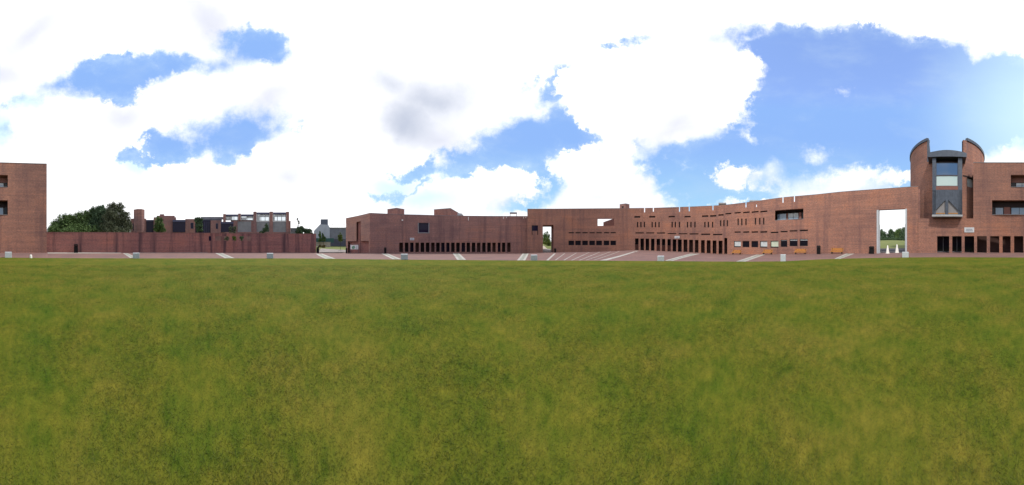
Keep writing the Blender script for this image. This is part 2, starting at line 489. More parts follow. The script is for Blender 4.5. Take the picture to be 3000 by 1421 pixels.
class MB:
    def __init__(self):
        self.v, self.f = [], []
    def quad(self, a, b, c, d):
        i = len(self.v)
        self.v += [tuple(a), tuple(b), tuple(c), tuple(d)]
        self.f.append((i, i + 1, i + 2, i + 3))
    def poly_prism(self, pts, y0, y1):
        """pts in (x,z) counter-clockwise seen from -y; extruded from y0 to y1"""
        i = len(self.v)
        n = len(pts)
        self.v += [(x, y0, z) for x, z in pts] + [(x, y1, z) for x, z in pts]
        self.f.append(tuple(range(i, i + n)))
        self.f.append(tuple(range(i + 2 * n - 1, i + n - 1, -1)))
        for k in range(n):
            k2 = (k + 1) % n
            self.f.append((i + k2, i + k, i + n + k, i + n + k2))
    def box(self, x0, x1, y0, y1, z0, z1):
        i = len(self.v)
        self.v += [(x0, y0, z0), (x1, y0, z0), (x1, y1, z0), (x0, y1, z0), (x0, y0, z1), (x1, y0, z1), (x1, y1, z1), (x0, y1, z1)]
        self.f += [(i, i + 3, i + 2, i + 1), (i + 4, i + 5, i + 6, i + 7), (i, i + 1, i + 5, i + 4), (i + 1, i + 2, i + 6, i + 5), (i + 2, i + 3, i + 7, i + 6), (i + 3, i, i + 4, i + 7)]
    def cyl(self, p0, p1, r0, r1, n=10, cap=True):
        p0, p1 = np.array(p0, float), np.array(p1, float)
        d = p1 - p0
        d /= np.linalg.norm(d)
        a = np.cross(d, (0, 0, 1)) if abs(d[2]) < 0.9 else np.cross(d, (1, 0, 0))
        a /= np.linalg.norm(a)
        b = np.cross(d, a)
        i = len(self.v)
        for p, r in ((p0, r0), (p1, r1)):
            for k in range(n):
                t = 2 * math.pi * k / n
                self.v.append(tuple(p + r * (math.cos(t) * a + math.sin(t) * b)))
        for k in range(n):
            k2 = (k + 1) % n
            self.f.append((i + k, i + k2, i + n + k2, i + n + k))
        if cap:
            self.f.append(tuple(range(i + n - 1, i - 1, -1)))
            self.f.append(tuple(range(i + n, i + 2 * n)))
    def build(self, name, mat, parent=None, loc=(0, 0, 0), rz=0.0, uv=True, smooth=False):
        me = bpy.data.meshes.new(name)
        me.from_pydata([tuple(map(float, q)) for q in self.v], [], self.f)
        me.materials.append(MATS[mat])
        if uv:
            layer = me.uv_layers.new(name='UVMap')
            for p in me.polygons:
                n = p.normal
                if abs(n.z) > 0.7:
                    for li in p.loop_indices:
                        c = me.vertices[me.loops[li].vertex_index].co
                        layer.data[li].uv = (c.x, c.y)
                else:
                    tl = math.hypot(n.x, n.y)
                    tx, ty = -n.y / tl, n.x / tl
                    for li in p.loop_indices:
                        c = me.vertices[me.loops[li].vertex_index].co
                        layer.data[li].uv = (c.x * tx + c.y * ty, c.z)
        if smooth:
            for p in me.polygons:
                p.use_smooth = True
        o = bpy.data.objects.new(name, me)
        COL.objects.link(o)
        o.location = loc
        o.rotation_euler = (0, 0, rz)
        if parent is not None:
            o.parent = parent
        return o

def tag(o, label, cat, group=None):
    o['label'] = label
    o['category'] = cat
    if group:
        o['group'] = group
    return o
def structure(o):
    o['kind'] = 'structure'
    return o
def empty(name, label, cat, loc=(0, 0, 0), rz=0.0, group=None):
    o = bpy.data.objects.new(name, None)
    COL.objects.link(o)
    o.empty_display_size = 0.3
    o.location = loc
    o.rotation_euler = (0, 0, rz)
    return tag(o, label, cat, group)

# --- ground heights ----------------------------------------------------------
GX = [-140, 0, 136, 137, 500, 926, 945, 1000, 1013, 1083, 1350, 1545, 1546, 1650, 1750, 1800, 1860, 1935, 2015, 2110, 2200, 2300, 2450, 2560, 2690, 3000, 3137]
GD = [24, 24, 24.4, 27, 29.5, 32, 38, 45, 45, 37.3, 41.3, 41.7, 40.05, 39.8, 39.5, 39.4, 39.2, 38.7, 37.7, 36.2, 33.2, 29.8, 26.9, 25.5, 24, 24, 24.4]
GY = [739.8, 740, 739.6, 738.5, 738.5, 739.3, 740, 741, 741, 741, 741.5, 741.5, 741, 738, 737, 735, 732, 735, 738, 744, 744.5, 743.7, 741.5, 741.5, 740, 739.8, 739.6]
LX = [0, 137, 400, 800, 926, 1100, 1300, 1500, 1700, 1900, 2100, 2200, 2300, 2400, 2500, 2650, 2800, 3000]
LY = [754.5, 756, 757, 757, 757.5, 760, 761.5, 763, 763.5, 764.5, 766.2, 766.5, 765.5, 760, 757, 754.2, 753.6, 754.5]
FX = [0, 137, 500, 926, 1013, 1400, 1600, 2000, 2400, 2610, 2800, 3000]
FZ = [0.5, 0.3, 0.3, 0.3, 0.3, 1.2, 2.6, 2.0, 2.6, 3.6, 2.0, 0.5]
def lawn_r(X):
    return EYE * K / (np.interp(X % 3000, LX, LY) - H)
def base_d(X):
    return float(np.interp(X, GX, GD))
def base_z(X):
    return zof(float(np.interp(X, GX, GY)), base_d(X))
def ground_z(X, r):
    X = X % 3000
    lr, bd, bz = lawn_r(X), base_d(X), base_z(X)
    if r <= lr:
        return 0.0
    if r <= bd:
        return bz * (r - lr) / (bd - lr)
    if r <= bd + 3:
        return bz
    fz = float(np.interp(X, FX, FZ))
    return bz + (fz - bz) * min(1.0, (r - bd - 3) / (100 - bd))

def ring(name, mat, r_list_fn, dz=0.0, step=5):
    """radial sheet all round: r_list_fn(X) gives the radii"""
    mb = MB()
    Xs = list(range(0, 3000, step))
    grid = []
    for X in Xs:
        row = []
        for r in r_list_fn(X):
            p = plan(X, r)
            row.append(len(mb.v))
            mb.v.append((p[0], p[1], ground_z(X, r) + dz))
        grid.append(row)
    for i in range(len(Xs)):
        a, b = grid[i], grid[(i + 1) % len(Xs)]
        for j in range(len(a) - 1):
            mb.f.append((a[j], a[j + 1], b[j + 1], b[j]))
    return structure(mb.build(name, mat, uv=False))

def lawn():
    mb = MB()
    mb.v.append((0, 0, 0))
    Xs = list(range(0, 3000, 12))
    fr = [0.1, 0.3, 0.6, 0.9, 1.0]
    for X in Xs:
        lr = float(lawn_r(X))
        for f in fr:
            p = plan(X, lr * f)
            mb.v.append((p[0], p[1], 0.0))
        p = plan(X, lr + 0.02)
        mb.v.append((p[0], p[1], -0.06))
    n = len(fr) + 1
    for i in range(len(Xs)):
        a, b = 1 + i * n, 1 + ((i + 1) % len(Xs)) * n
        mb.f.append((0, a, b))
        for j in range(n - 1):
            mb.f.append((a + j, a + j + 1, b + j + 1, b + j))
    for k in range(len(mb.f)):
        mb.f[k] = tuple(reversed(mb.f[k]))
    structure(mb.build('lawn', 'lawn_turf', uv=False))
lawn()
ring('plaza_paving', 'paving', lambda X: [float(lawn_r(X)) + t for t in (-0.3, 0.01)] +
     list(np.linspace(float(lawn_r(X)) + 0.5, base_d(X), 6)) + [base_d(X) + 3.0], dz=-0.045)
ring('field', 'field_grass', lambda X: [base_d(X) + 2.9] + list(np.linspace(base_d(X) + 6, 100, 6)) + [160, 400, 1500, 3500], dz=-0.06)

ring('lawn_edge', 'soil', lambda X: [float(lawn_r(X)) - 0.05, float(lawn_r(X)) + 0.22 + 0.10 * math.sin(X * 0.11) * math.sin(X * 0.037)], dz=-0.036)

def ground_patch(name, mat, pts_px, dz, thick=True):
    """quad laid on the paving: four (X, y) corners, each carried to the ground along its own bearing"""
    P = []
    for (X, y) in pts_px:
        lo, hi = float(lawn_r(X)) * 0.9, 140.0
        # find r where ground_z meets the line of sight
        f = lambda r: ground_z(X, r) - zof(y, r)
        a, b = lo, lo
        r = lo
        while r < hi and f(r) < 0:
            r += 0.25
        P.append((X, r))
    return P

def strip(name, mat, a0, a1, b0, b1, dz):
    """band on the ground between (X,y) a0-a1 (near edge) and b0-b1 (far edge)"""
    P = ground_patch(name, mat, [a0, a1, b1, b0], dz)
    A = [np.append(plan(X, r), 0) for X, r in P]
    mb = MB()
    n = 14
    idx = []
    for i in range(n + 1):
        t = i / n
        for p, q in ((A[0], A[3]), (A[1], A[2])):
            w = p * (1 - t) + q * t
            r = math.hypot(w[0], w[1])
            X = 1500 + math.degrees(math.atan2(w[0], w[1])) / 0.12
            mb.v.append((w[0], w[1], ground_z(X, r) - 0.045 + dz))
    for i in range(n):
        mb.f.append((2 * i, 2 * i + 1, 2 * i + 3, 2 * i + 2))
    return structure(mb.build(name, mat, uv=False))

# --- walls along a curved plan ----------------------------------------------
def wall_mesh(X0, X1, Df, ztop, zbot, openings, thick, step=8.0):
    """openings: (Xa, Xb, z0, z1) in bearing/metres; None as z0 or z1 means through the base or the top edge"""
    Xs = set(np.arange(X0, X1, step).tolist() + [X0, X1])
    zs = set()
    for (a, b, z0, z1) in openings:
        Xs.update((a, b))
        for z in (z0, z1):
            if z is not None:
                zs.add(round(z, 3))
    Xs = sorted(x for x in Xs if X0 <= x <= X1)
    rows = [None] + sorted(zs) + [None]
    nX, nR = len(Xs), len(rows)
    mb = MB()
    vid = {}
    def V(i, j, s):
        k = (i, j, s)
        if k not in vid:
            X = Xs[i]
            z = zbot if j == 0 else (ztop(X) if j == nR - 1 else rows[j])
            p = plan(X, Df(X) + (thick if s else 0))
            vid[k] = len(mb.v)
            mb.v.append((p[0], p[1], z))
        return vid[k]
    solid = np.ones((nX - 1, nR - 1), bool)
    for i in range(nX - 1):
        xm = (Xs[i] + Xs[i + 1]) / 2
        for (a, b, z0, z1) in openings:
            if a < xm < b:
                for j in range(nR - 1):
                    lo = -1e9 if j == 0 else rows[j]
                    hi = 1e9 if j == nR - 2 else rows[j + 1]
                    if (z0 is None or lo >= round(z0, 3) - 1e-6) and (z1 is None or hi <= round(z1, 3) + 1e-6):
                        solid[i, j] = False
    for i in range(nX - 1):
        for j in range(nR - 1):
            if not solid[i, j]:
                continue
            mb.f.append((V(i, j, 0), V(i + 1, j, 0), V(i + 1, j + 1, 0), V(i, j + 1, 0)))
            mb.f.append((V(i, j, 1), V(i, j + 1, 1), V(i + 1, j + 1, 1), V(i + 1, j, 1)))
            if i == 0 or not solid[i - 1, j]:
                mb.f.append((V(i, j, 0), V(i, j + 1, 0), V(i, j + 1, 1), V(i, j, 1)))
            if i == nX - 2 or not solid[i + 1, j]:
                mb.f.append((V(i + 1, j, 0), V(i + 1, j, 1), V(i + 1, j + 1, 1), V(i + 1, j + 1, 0)))
            if j == 0 or not solid[i, j - 1]:
                mb.f.append((V(i, j, 0), V(i, j, 1), V(i + 1, j, 1), V(i + 1, j, 0)))
            if j == nR - 2 or not solid[i, j + 1]:
                mb.f.append((V(i, j + 1, 0), V(i + 1, j + 1, 0), V(i + 1, j + 1, 1), V(i, j + 1, 1)))
    return mb

def shell(mb, X0, X1, Df, zroof, zbot, depth, off, step=10.0):
    """roof slab, rear wall and end walls closing a building behind its facade"""
    Xs = list(np.arange(X0, X1, step)) + [X1]
    fr = [plan(X, Df(X) + off) for X in Xs]
    bk = [plan(X, Df(X) + depth) for X in Xs]
    for i in range(len(Xs) - 1):
        a, b, c, d = fr[i], fr[i + 1], bk[i + 1], bk[i]
        mb.quad((*a, zroof), (*b, zroof), (*c, zroof), (*d, zroof))
        mb.quad((*c, zbot), (*d, zbot), (*d, zroof), (*c, zroof))
    for k in (0, -1):
        a, b = fr[k], bk[k]
        mb.quad((*a, zbot), (*b, zbot), (*b, zroof), (*a, zroof))

def panel_frame(Xa, Xb, Df, off):
    """a local frame for a flat panel set in a wall between two bearings, pushed in by off"""
    p0, p1 = plan(Xa, Df(Xa)), plan(Xb, Df(Xb))
    d = p1 - p0
    w = float(np.linalg.norm(d))
    d /= w
    nrm = np.array((-d[1], d[0]))
    c = (p0 + p1) / 2
    if np.dot(nrm, c) < 0:
        nrm = -nrm
    c = c + nrm * off
    return c, w, math.atan2(d[1], d[0])

def panel(name, mat, Xa, Xb, z0, z1, Df, off, thick, parent):
    c, w, rz = panel_frame(Xa, Xb, Df, off)
    mb = MB()
    mb.box(-w / 2, w / 2, 0, thick, 0, z1 - z0)
    return mb.build(name, mat, parent, (c[0], c[1], z0), rz)

def window(parent, Xa, Xb, z0, z1, Df, off=0.16, glass='glass_dark', mullions=0, name='window', frame='dark_leg', fw=0.07, blind=None, blind_frac=1.0):
    """frame part with its pane (and blind) as sub-parts"""
    c, w, rz = panel_frame(Xa, Xb, Df, off)
    h = z1 - z0
    mb = MB()
    mb.box(-w / 2, w / 2, 0, 0.08, 0, fw)
    mb.box(-w / 2, w / 2, 0, 0.08, h - fw, h)
    mb.box(-w / 2, -w / 2 + fw, 0, 0.08, fw, h - fw)
    mb.box(w / 2 - fw, w / 2, 0, 0.08, fw, h - fw)
    for k in range(mullions):
        x = -w / 2 + w * (k + 1) / (mullions + 1)
        mb.box(x - fw / 2, x + fw / 2, 0, 0.08, fw, h - fw)
    f = mb.build(name, frame, parent, (c[0], c[1], z0), rz)
    pb = MB()
    pb.box(-w / 2 + 0.01, w / 2 - 0.01, 0.045, 0.065, 0.01, h - 0.01)
    pb.build('pane', glass, f)
    if blind:
        bb = MB()
        bb.box(-w / 2 + fw, w / 2 - fw, 0.026, 0.04, h - fw - (h - 2 * fw) * blind_frac, h - fw)
        bb.build('blind', blind, f)
    return f

def slit(parent, Xa, Xb, z0, z1, Df, mat='void', off=0.2, name='window'):
    return panel(name, mat, Xa, Xb, z0 - 0.03, z1 + 0.03, Df, off, 0.05, parent)

# ----------------------------------------------------------------------------
# the right-hand building (behind the camera; it wraps across the picture's edge)
# ----------------------------------------------------------------------------
def coping(parent, X0, X1, Df, ztop, thick, mat='coping', h=0.10, proud=0.06, gaps=()):
    mb = MB()
    Xs = sorted(set(np.arange(X0, X1, 8).tolist() + [X0, X1] + [g for ab in gaps for g in ab]))
    for a, b in zip(Xs[:-1], Xs[1:]):
        if any(g0 <= (a + b) / 2 <= g1 for g0, g1 in gaps):
            continue
        i = len(mb.v)
        for X in (a, b):
            for d, z in ((-proud, ztop + 0.003), (thick + proud, ztop + 0.003), (thick + proud, ztop + h), (-proud, ztop + h)):
                p = plan(X, Df(X) + d)
                mb.v.append((p[0], p[1], z))
        for k in range(4):
            k2 = (k + 1) % 4
            mb.f.append((i + k, i + 4 + k, i + 4 + k2, i + k2))
        mb.f.append((i, i + 1, i + 2, i + 3))
        mb.f.append((i + 7, i + 6, i + 5, i + 4))
    return mb.build('coping', mat, parent)

DR = lambda X: float(np.interp(X, [2600, 3000, 3137], [24, 24, 24.4]))
ZR = zof(477, 24)
def building_right():
    root = empty('brick_building', 'tall red brick building with deep window recesses and doorways, joined to the round tower', 'building', (*plan(2960, 24), 0))
    z = lambda y, X=2960: zof(y, DR(X))
    ops = []
    up = (2961.5, 3022.7, z(548.5), z(512.2))
    lo = (2906.5, 3022.7, z(629.6), z(586.5))
    doors = [(2745.6, 2780.9), (2789.8, 2817.4), (2826, 2854), (2862.6, 2891), (2900.5, 2927.5), (2937.2, 2960.8), (2971, 2997.8)]
    dz1 = z(691.7)
    main_ops = [up, lo] + [(a, b, None, dz1) for a, b in doors if a > 2851] + [(2851.5, 2854, None, dz1)]
    pod_ops = [(a, min(b, 2851.5), None, dz1) for a, b in doors if a < 2851]
    wall = wall_mesh(2851.5, 3137, DR, lambda X: ZR, -0.4, main_ops, 0.6)
    def sub(o):
        o.parent = root
        o.matrix_parent_inverse = root.matrix_world.inverted()
        return o
    root.location = (0, 0, 0)
    w = wall.build('wall', 'brick_red', root)
    pod = wall_mesh(2690.02, 2851.5, DR, lambda X: zof(640, 24), -0.4, pod_ops, 0.6)
    pod.build('wall', 'brick_red', root)
    # dark soldier course where the storey changes
    coping(root, 2851.5, 3137, DR, ZR, 0.6, h=0.07, proud=0.03)
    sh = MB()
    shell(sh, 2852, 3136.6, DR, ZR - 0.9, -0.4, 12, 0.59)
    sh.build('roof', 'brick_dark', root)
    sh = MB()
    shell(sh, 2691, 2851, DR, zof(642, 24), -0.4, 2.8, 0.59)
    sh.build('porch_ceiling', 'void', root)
    panel('recess_wall', 'brick_dark', 2689.5, 2696, zof(640, 24), zof(547, 24), DR, 1.0, 0.3, root)  # added brick strip, stands in for the shadow gap beside the tower
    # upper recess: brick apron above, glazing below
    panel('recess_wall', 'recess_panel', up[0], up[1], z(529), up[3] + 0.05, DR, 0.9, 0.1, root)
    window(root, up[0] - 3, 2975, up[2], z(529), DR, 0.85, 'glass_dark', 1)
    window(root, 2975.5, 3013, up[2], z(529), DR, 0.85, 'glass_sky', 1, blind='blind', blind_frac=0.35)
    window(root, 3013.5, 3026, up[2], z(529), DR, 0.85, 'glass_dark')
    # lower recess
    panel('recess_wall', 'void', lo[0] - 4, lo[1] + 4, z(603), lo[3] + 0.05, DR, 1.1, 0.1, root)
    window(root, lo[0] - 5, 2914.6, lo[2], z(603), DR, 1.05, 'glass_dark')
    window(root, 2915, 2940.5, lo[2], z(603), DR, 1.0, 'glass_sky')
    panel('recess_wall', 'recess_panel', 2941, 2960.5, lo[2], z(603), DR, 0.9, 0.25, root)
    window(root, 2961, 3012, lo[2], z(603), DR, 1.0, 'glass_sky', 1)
    window(root, 3012.5, 3027, lo[2], z(603), DR, 1.05, 'glass_dark')
    # sills
    for o in (up, lo):
        panel('sill', 'coping', o[0] + 0.5, o[1] - 0.5, o[2] + 0.002, o[2] + 0.06, DR, -0.03, 0.4, root)
    # arcade: back wall and doors
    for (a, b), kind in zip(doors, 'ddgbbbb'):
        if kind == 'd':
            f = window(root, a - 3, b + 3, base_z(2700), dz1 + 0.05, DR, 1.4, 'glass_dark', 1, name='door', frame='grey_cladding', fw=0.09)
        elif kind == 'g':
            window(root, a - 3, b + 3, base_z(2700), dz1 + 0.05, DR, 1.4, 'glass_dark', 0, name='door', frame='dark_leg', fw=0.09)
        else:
            panel('porch_wall', 'recess_shaded', a - 5, b + 5, base_z(2700), dz1 + 0.4, DR, 2.5, 0.1, root)
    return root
building_right()

# sign plates -------------------------------------------------------------------
def sign_plate(Xa, Xb, y0, y1, Df, label):
    D = Df((Xa + Xb) / 2)
    c, w, rz = panel_frame(Xa, Xb, Df, -0.06)
    z0, z1 = zof(y1, D), zof(y0, D)
    h = z1 - z0
    mb = MB()
    mb.box(-w / 2, w / 2, 0, 0.05, 0, h)
    o = mb.build('wall_sign', 'sign_plate', None, (c[0], c[1], z0), rz)
    tag(o, label, 'sign')
    for k, (fa, fb) in enumerate(((0.2, 0.78), (0.14, 0.86))):     # two rows of lettering, too far to read
        zc = h * (0.62 - 0.3 * k)
        ink = MB()
        pts_lo, pts_hi = [], []
        x, x1 = -w / 2 + w * fa, -w / 2 + w * fb
        while x < x1:
            lw = w * random.uniform(0.03, 0.05)
            hh = h * 0.085
            pts_lo += [(x, zc - hh), (x + lw, zc - hh), (x + lw, zc - h * 0.02)]
            pts_hi += [(x, zc + hh), (x + lw, zc + hh), (x + lw, zc + h * 0.02)]
            x += lw + w * random.choice((0.012, 0.012, 0.03))
            pts_lo.append((x, zc - h * 0.02)); pts_hi.append((x, zc + h * 0.02))
        ink.poly_prism(pts_lo + pts_hi[::-1], -0.012, -0.002)
        ink.build('lettering', 'sign_ink', o)
    return o
sign_plate(2825.3, 2854, 666.4, 680.9, DR, 'grey sign plate above the doorways, between round tower and tall brick building')

# ----------------------------------------------------------------------------
# round tower
# ----------------------------------------------------------------------------
def tower():
    DC, RT = 31.25, 7.0
    cx, cy = plan(2775, DC)
    rz = -az(2775)
    root = empty('round_tower', 'round red brick tower with notched top and projecting dark metal bay window', 'tower', (cx, cy, 0), rz)
    # local frame: -y towards the camera
    zt, zn, zb = 17.33, 14.1, zof(644, 24)
    half = 3.08
    a_cut = math.asin(half / RT)
    side = (math.radians(17.5), math.radians(40))      # the curved side window, measured from the front
    def ring_wall(th0, th1, z0, z1, r0, r1, mb, n=None):
        n = n or max(2, int(abs(th1 - th0) / 0.06))
        ths = np.linspace(th0, th1, n + 1)
        P = lambda r, t, z: (r * math.sin(t), -r * math.cos(t), z)
        for a, b in zip(ths[:-1], ths[1:]):
            mb.quad(P(r1, a, z0), P(r1, b, z0), P(r1, b, z1), P(r1, a, z1))
            mb.quad(P(r0, b, z0), P(r0, a, z0), P(r0, a, z1), P(r0, b, z1))
            mb.quad(P(r1, a, z1), P(r1, b, z1), P(r0, b, z1), P(r0, a, z1))
            mb.quad(P(r1, b, z0), P(r1, a, z0), P(r0, a, z0), P(r0, b, z0))
        for t, flip in ((th0, 0), (th1, 1)):
            q = [P(r0, t, z0), P(r1, t, z0), P(r1, t, z1), P(r0, t, z1)]
            mb.quad(*(q if not flip else q[::-1]))
    zw0, zw1 = zof(549, 25.6), zof(519, 25.6)
    s0, s1 = R(20.5), R(37)
    mb = MB()
    ring_wall(-a_cut, a_cut, zb, zn, RT - 0.5, RT, mb)
    ring_wall(a_cut, s0, zb, zt, RT - 0.5, RT, mb)
    ring_wall(s0, s1, zb, zw0, RT - 0.5, RT, mb)
    ring_wall(s0, s1, zw1, zt, RT - 0.5, RT, mb)
    ring_wall(s1, 2 * math.pi - a_cut, zb, zt, RT - 0.5, RT, mb)
    mb.build('wall', 'brick_red', root)
    mb = MB()
    ring_wall(a_cut - 0.012, 2 * math.pi - a_cut + 0.012, zt + 0.003, zt + 0.42, RT - 0.62, RT + 0.14, mb)
    mb.build('coping', 'zinc', root)
    # curved side window with dark lintel
    mb = MB()
    ring_wall(s0, s1, zw0, zw1 - 0.22, RT - 0.34, RT - 0.28, mb)
    wd = mb.build('window', 'blind', root)
    mb = MB()
    ring_wall(s0 - 0.01, s1, zw1 - 0.2, zw1 - 0.003, RT - 0.3, RT + 0.04, mb)
    mb.build('lintel', 'void', root)
    mb = MB()
    ring_wall(s0 + 0.10, s0 + 0.115, zw0, zw1 - 0.2, RT - 0.29, RT - 0.2, mb, 1)
    mb.build('mullion', 'dark_leg', wd)
    # roof deck inside and metal returns of the notch
    mb = MB()
    n = 40
    i = len(mb.v)
    mb.v += [((RT - 0.5) * math.sin(2 * math.pi * k / n), -(RT - 0.5) * math.cos(2 * math.pi * k / n), zn - 0.3) for k in range(n)]
    mb.f.append(tuple(range(n)))
    mb.build('roof', 'zinc', root)
    yf = -math.sqrt(RT ** 2 - half ** 2)
    for s in (-1, 1):
        mb = MB()
        xo, xi, xm_ = s * (half - 0.012), s * 2.50, s * 2.84
        pts = [(xo, zn), (xi, zn), (xm_, zt + 0.42), (xo, zt + 0.42)]
        if s > 0:
            pts = pts[::-1]
        mb.poly_prism(pts, yf - 0.03, yf + 1.1)
        mb.build('parapet_return', 'zinc', root)
    # projecting bay ---------------------------------------------------------------
    DB = 23.1
    yb = -(DC - DB)                 # local y of the bay's face
    lx = lambda X: DB * math.tan(R((X - 2775) * 0.12))
    lz = lambda y: zof(y, DB)
    xl, xr = lx(2731.5), lx(2819)
    wl, wr = lx(2742), lx(2807)
    zt_b, zbt = lz(456), lz(632)
    yin = -6.4
    bay = MB()
    bay.box(xl, wl, yb, yin, zbt, zt_b)             # posts
    bay.box(wr, xr, yb, yin, zbt, zt_b)
    bay.build('bay_post', 'zinc', root)
    bay = MB()
    # cap with shallow arched top
    pts = [(lx(2718), lz(461)), (lx(2831), lz(461)), (lx(2831), lz(449.5))]
    for k in range(9):
        t = k / 8
        X = 2826 + (2724 - 2826) * t
        pts.append((lx(X), lz(447.5 - 5.5 * math.sin(math.pi * t))))
    pts.append((lx(2718), lz(449.5)))
    bay.poly_prism(pts, yb - 0.25, yb + 2.6)
    bay.build('bay_roof', 'zinc', root)
    bay = MB()
    bay.box(wl, wr, yb + 0.9, yb + 1.0, lz(475), lz(456))  # near-black back and floor paint the shade of the bay's top recess
    bay.box(wl, wr, yb + 0.02, yb + 0.9, lz(475) - 0.02, lz(475))
    bay.build('bay_recess_shade', 'void', root)
    def pane(x0, x1, z0, z1, g):
        f = MB()
        fw = 0.07
        f.box(x0, x1, yb + 0.05, yb + 0.15, z0, z0 + fw)
        f.box(x0, x1, yb + 0.05, yb + 0.15, z1 - fw, z1)
        f.box(x0, x0 + fw, yb + 0.05, yb + 0.15, z0 + fw, z1 - fw)
        f.box(x1 - fw, x1, yb + 0.05, yb + 0.15, z0 + fw, z1 - fw)
        fo = f.build('window', 'dark_cladding', root)
        p = MB()
        p.box(x0 + 0.01, x1 - 0.01, yb + 0.10, yb + 0.13, z0 + 0.01, z1 - 0.01)
        p.build('pane', g, fo)
    pane(wl, wr, lz(513), lz(474.6), 'glass_blue')
    pane(wl, wr, lz(545), lz(513.3), 'glass_pale_reflection')
    bay = MB()
    bay.box(wl, wr, yb + 0.02, yb + 0.3, lz(555.6), lz(545.2))
    bay.build('spandrel_panel', 'recess_panel', root)
    # cladding panel with the two triangular windows cut out of it
    bay = MB()
    zT, zB, zm = lz(556), lz(628.5), lz(621)
    xm0, xm1 = lx(2769.7), lx(2778.3)
    xa, xb = lx(2736), lx(2811.5)
    zp = lz(586)
    y0, y1 = yb + 0.0, yb + 0.12
    bay.poly_prism([(xl + 0.02, zB), (xa, zB), (xa, zm), (xm0, zp), (xm0, zT), (xl + 0.02, zT)], y0, y1)
    bay.poly_prism([(xb, zB), (xr - 0.02, zB), (xr - 0.02, zT), (xm1, zT), (xm1, zp), (xb, zm)], y0, y1)
    bay.box(xm0, xm1, y0 - 0.03, y1, zB, zT)
    bay.build('cladding', 'zinc', root)
    for X in (2739, 2746, 2753, 2760, 2767, 2784, 2791, 2798, 2805, 2812):
        x = lx(X)
        zl = lz(575)
        seam = MB()
        seam.box(x - 0.012, x + 0.012, y0 - 0.035, y0, zl, zT)
        seam.build('standing_seam', 'dark_cladding', root)
    for p in ([(xa, zm), (xm0, zm), (xm0, zp)], [(xm1, zm), (xb, zm), (xm1, zp)]):
        g = MB()
        g.poly_prism(p, yb + 0.16, yb + 0.2)
        g.build('window', 'grey_panel', root)
    for (q0, q1) in ((xa, xm0), (xm1, xb)):
        g = MB()
        g.box(q0, q1, yb + 0.1, yb + 0.2, zB, zm)
        lo = g.build('window', 'grey_panel', root)
        g = MB()
        g.box(q0, q1, yb + 0.06, yb + 0.097, zB + 0.12, zB + 0.24)
        g.build('rail', 'timber', lo)
    bay = MB()
    bay.box(xl - 0.05, xr + 0.05, yb - 0.12, yin, lz(634.5), lz(629))
    bay.build('bay_sill', 'zinc_pale', root)
    # body behind the glazing
    bay = MB()
    bay.box(wl + 0.003, wr - 0.003, yb + 0.5, yin, zbt + 0.2, lz(476))
    bay.build('bay_interior', 'dark_cladding', root)
tower()

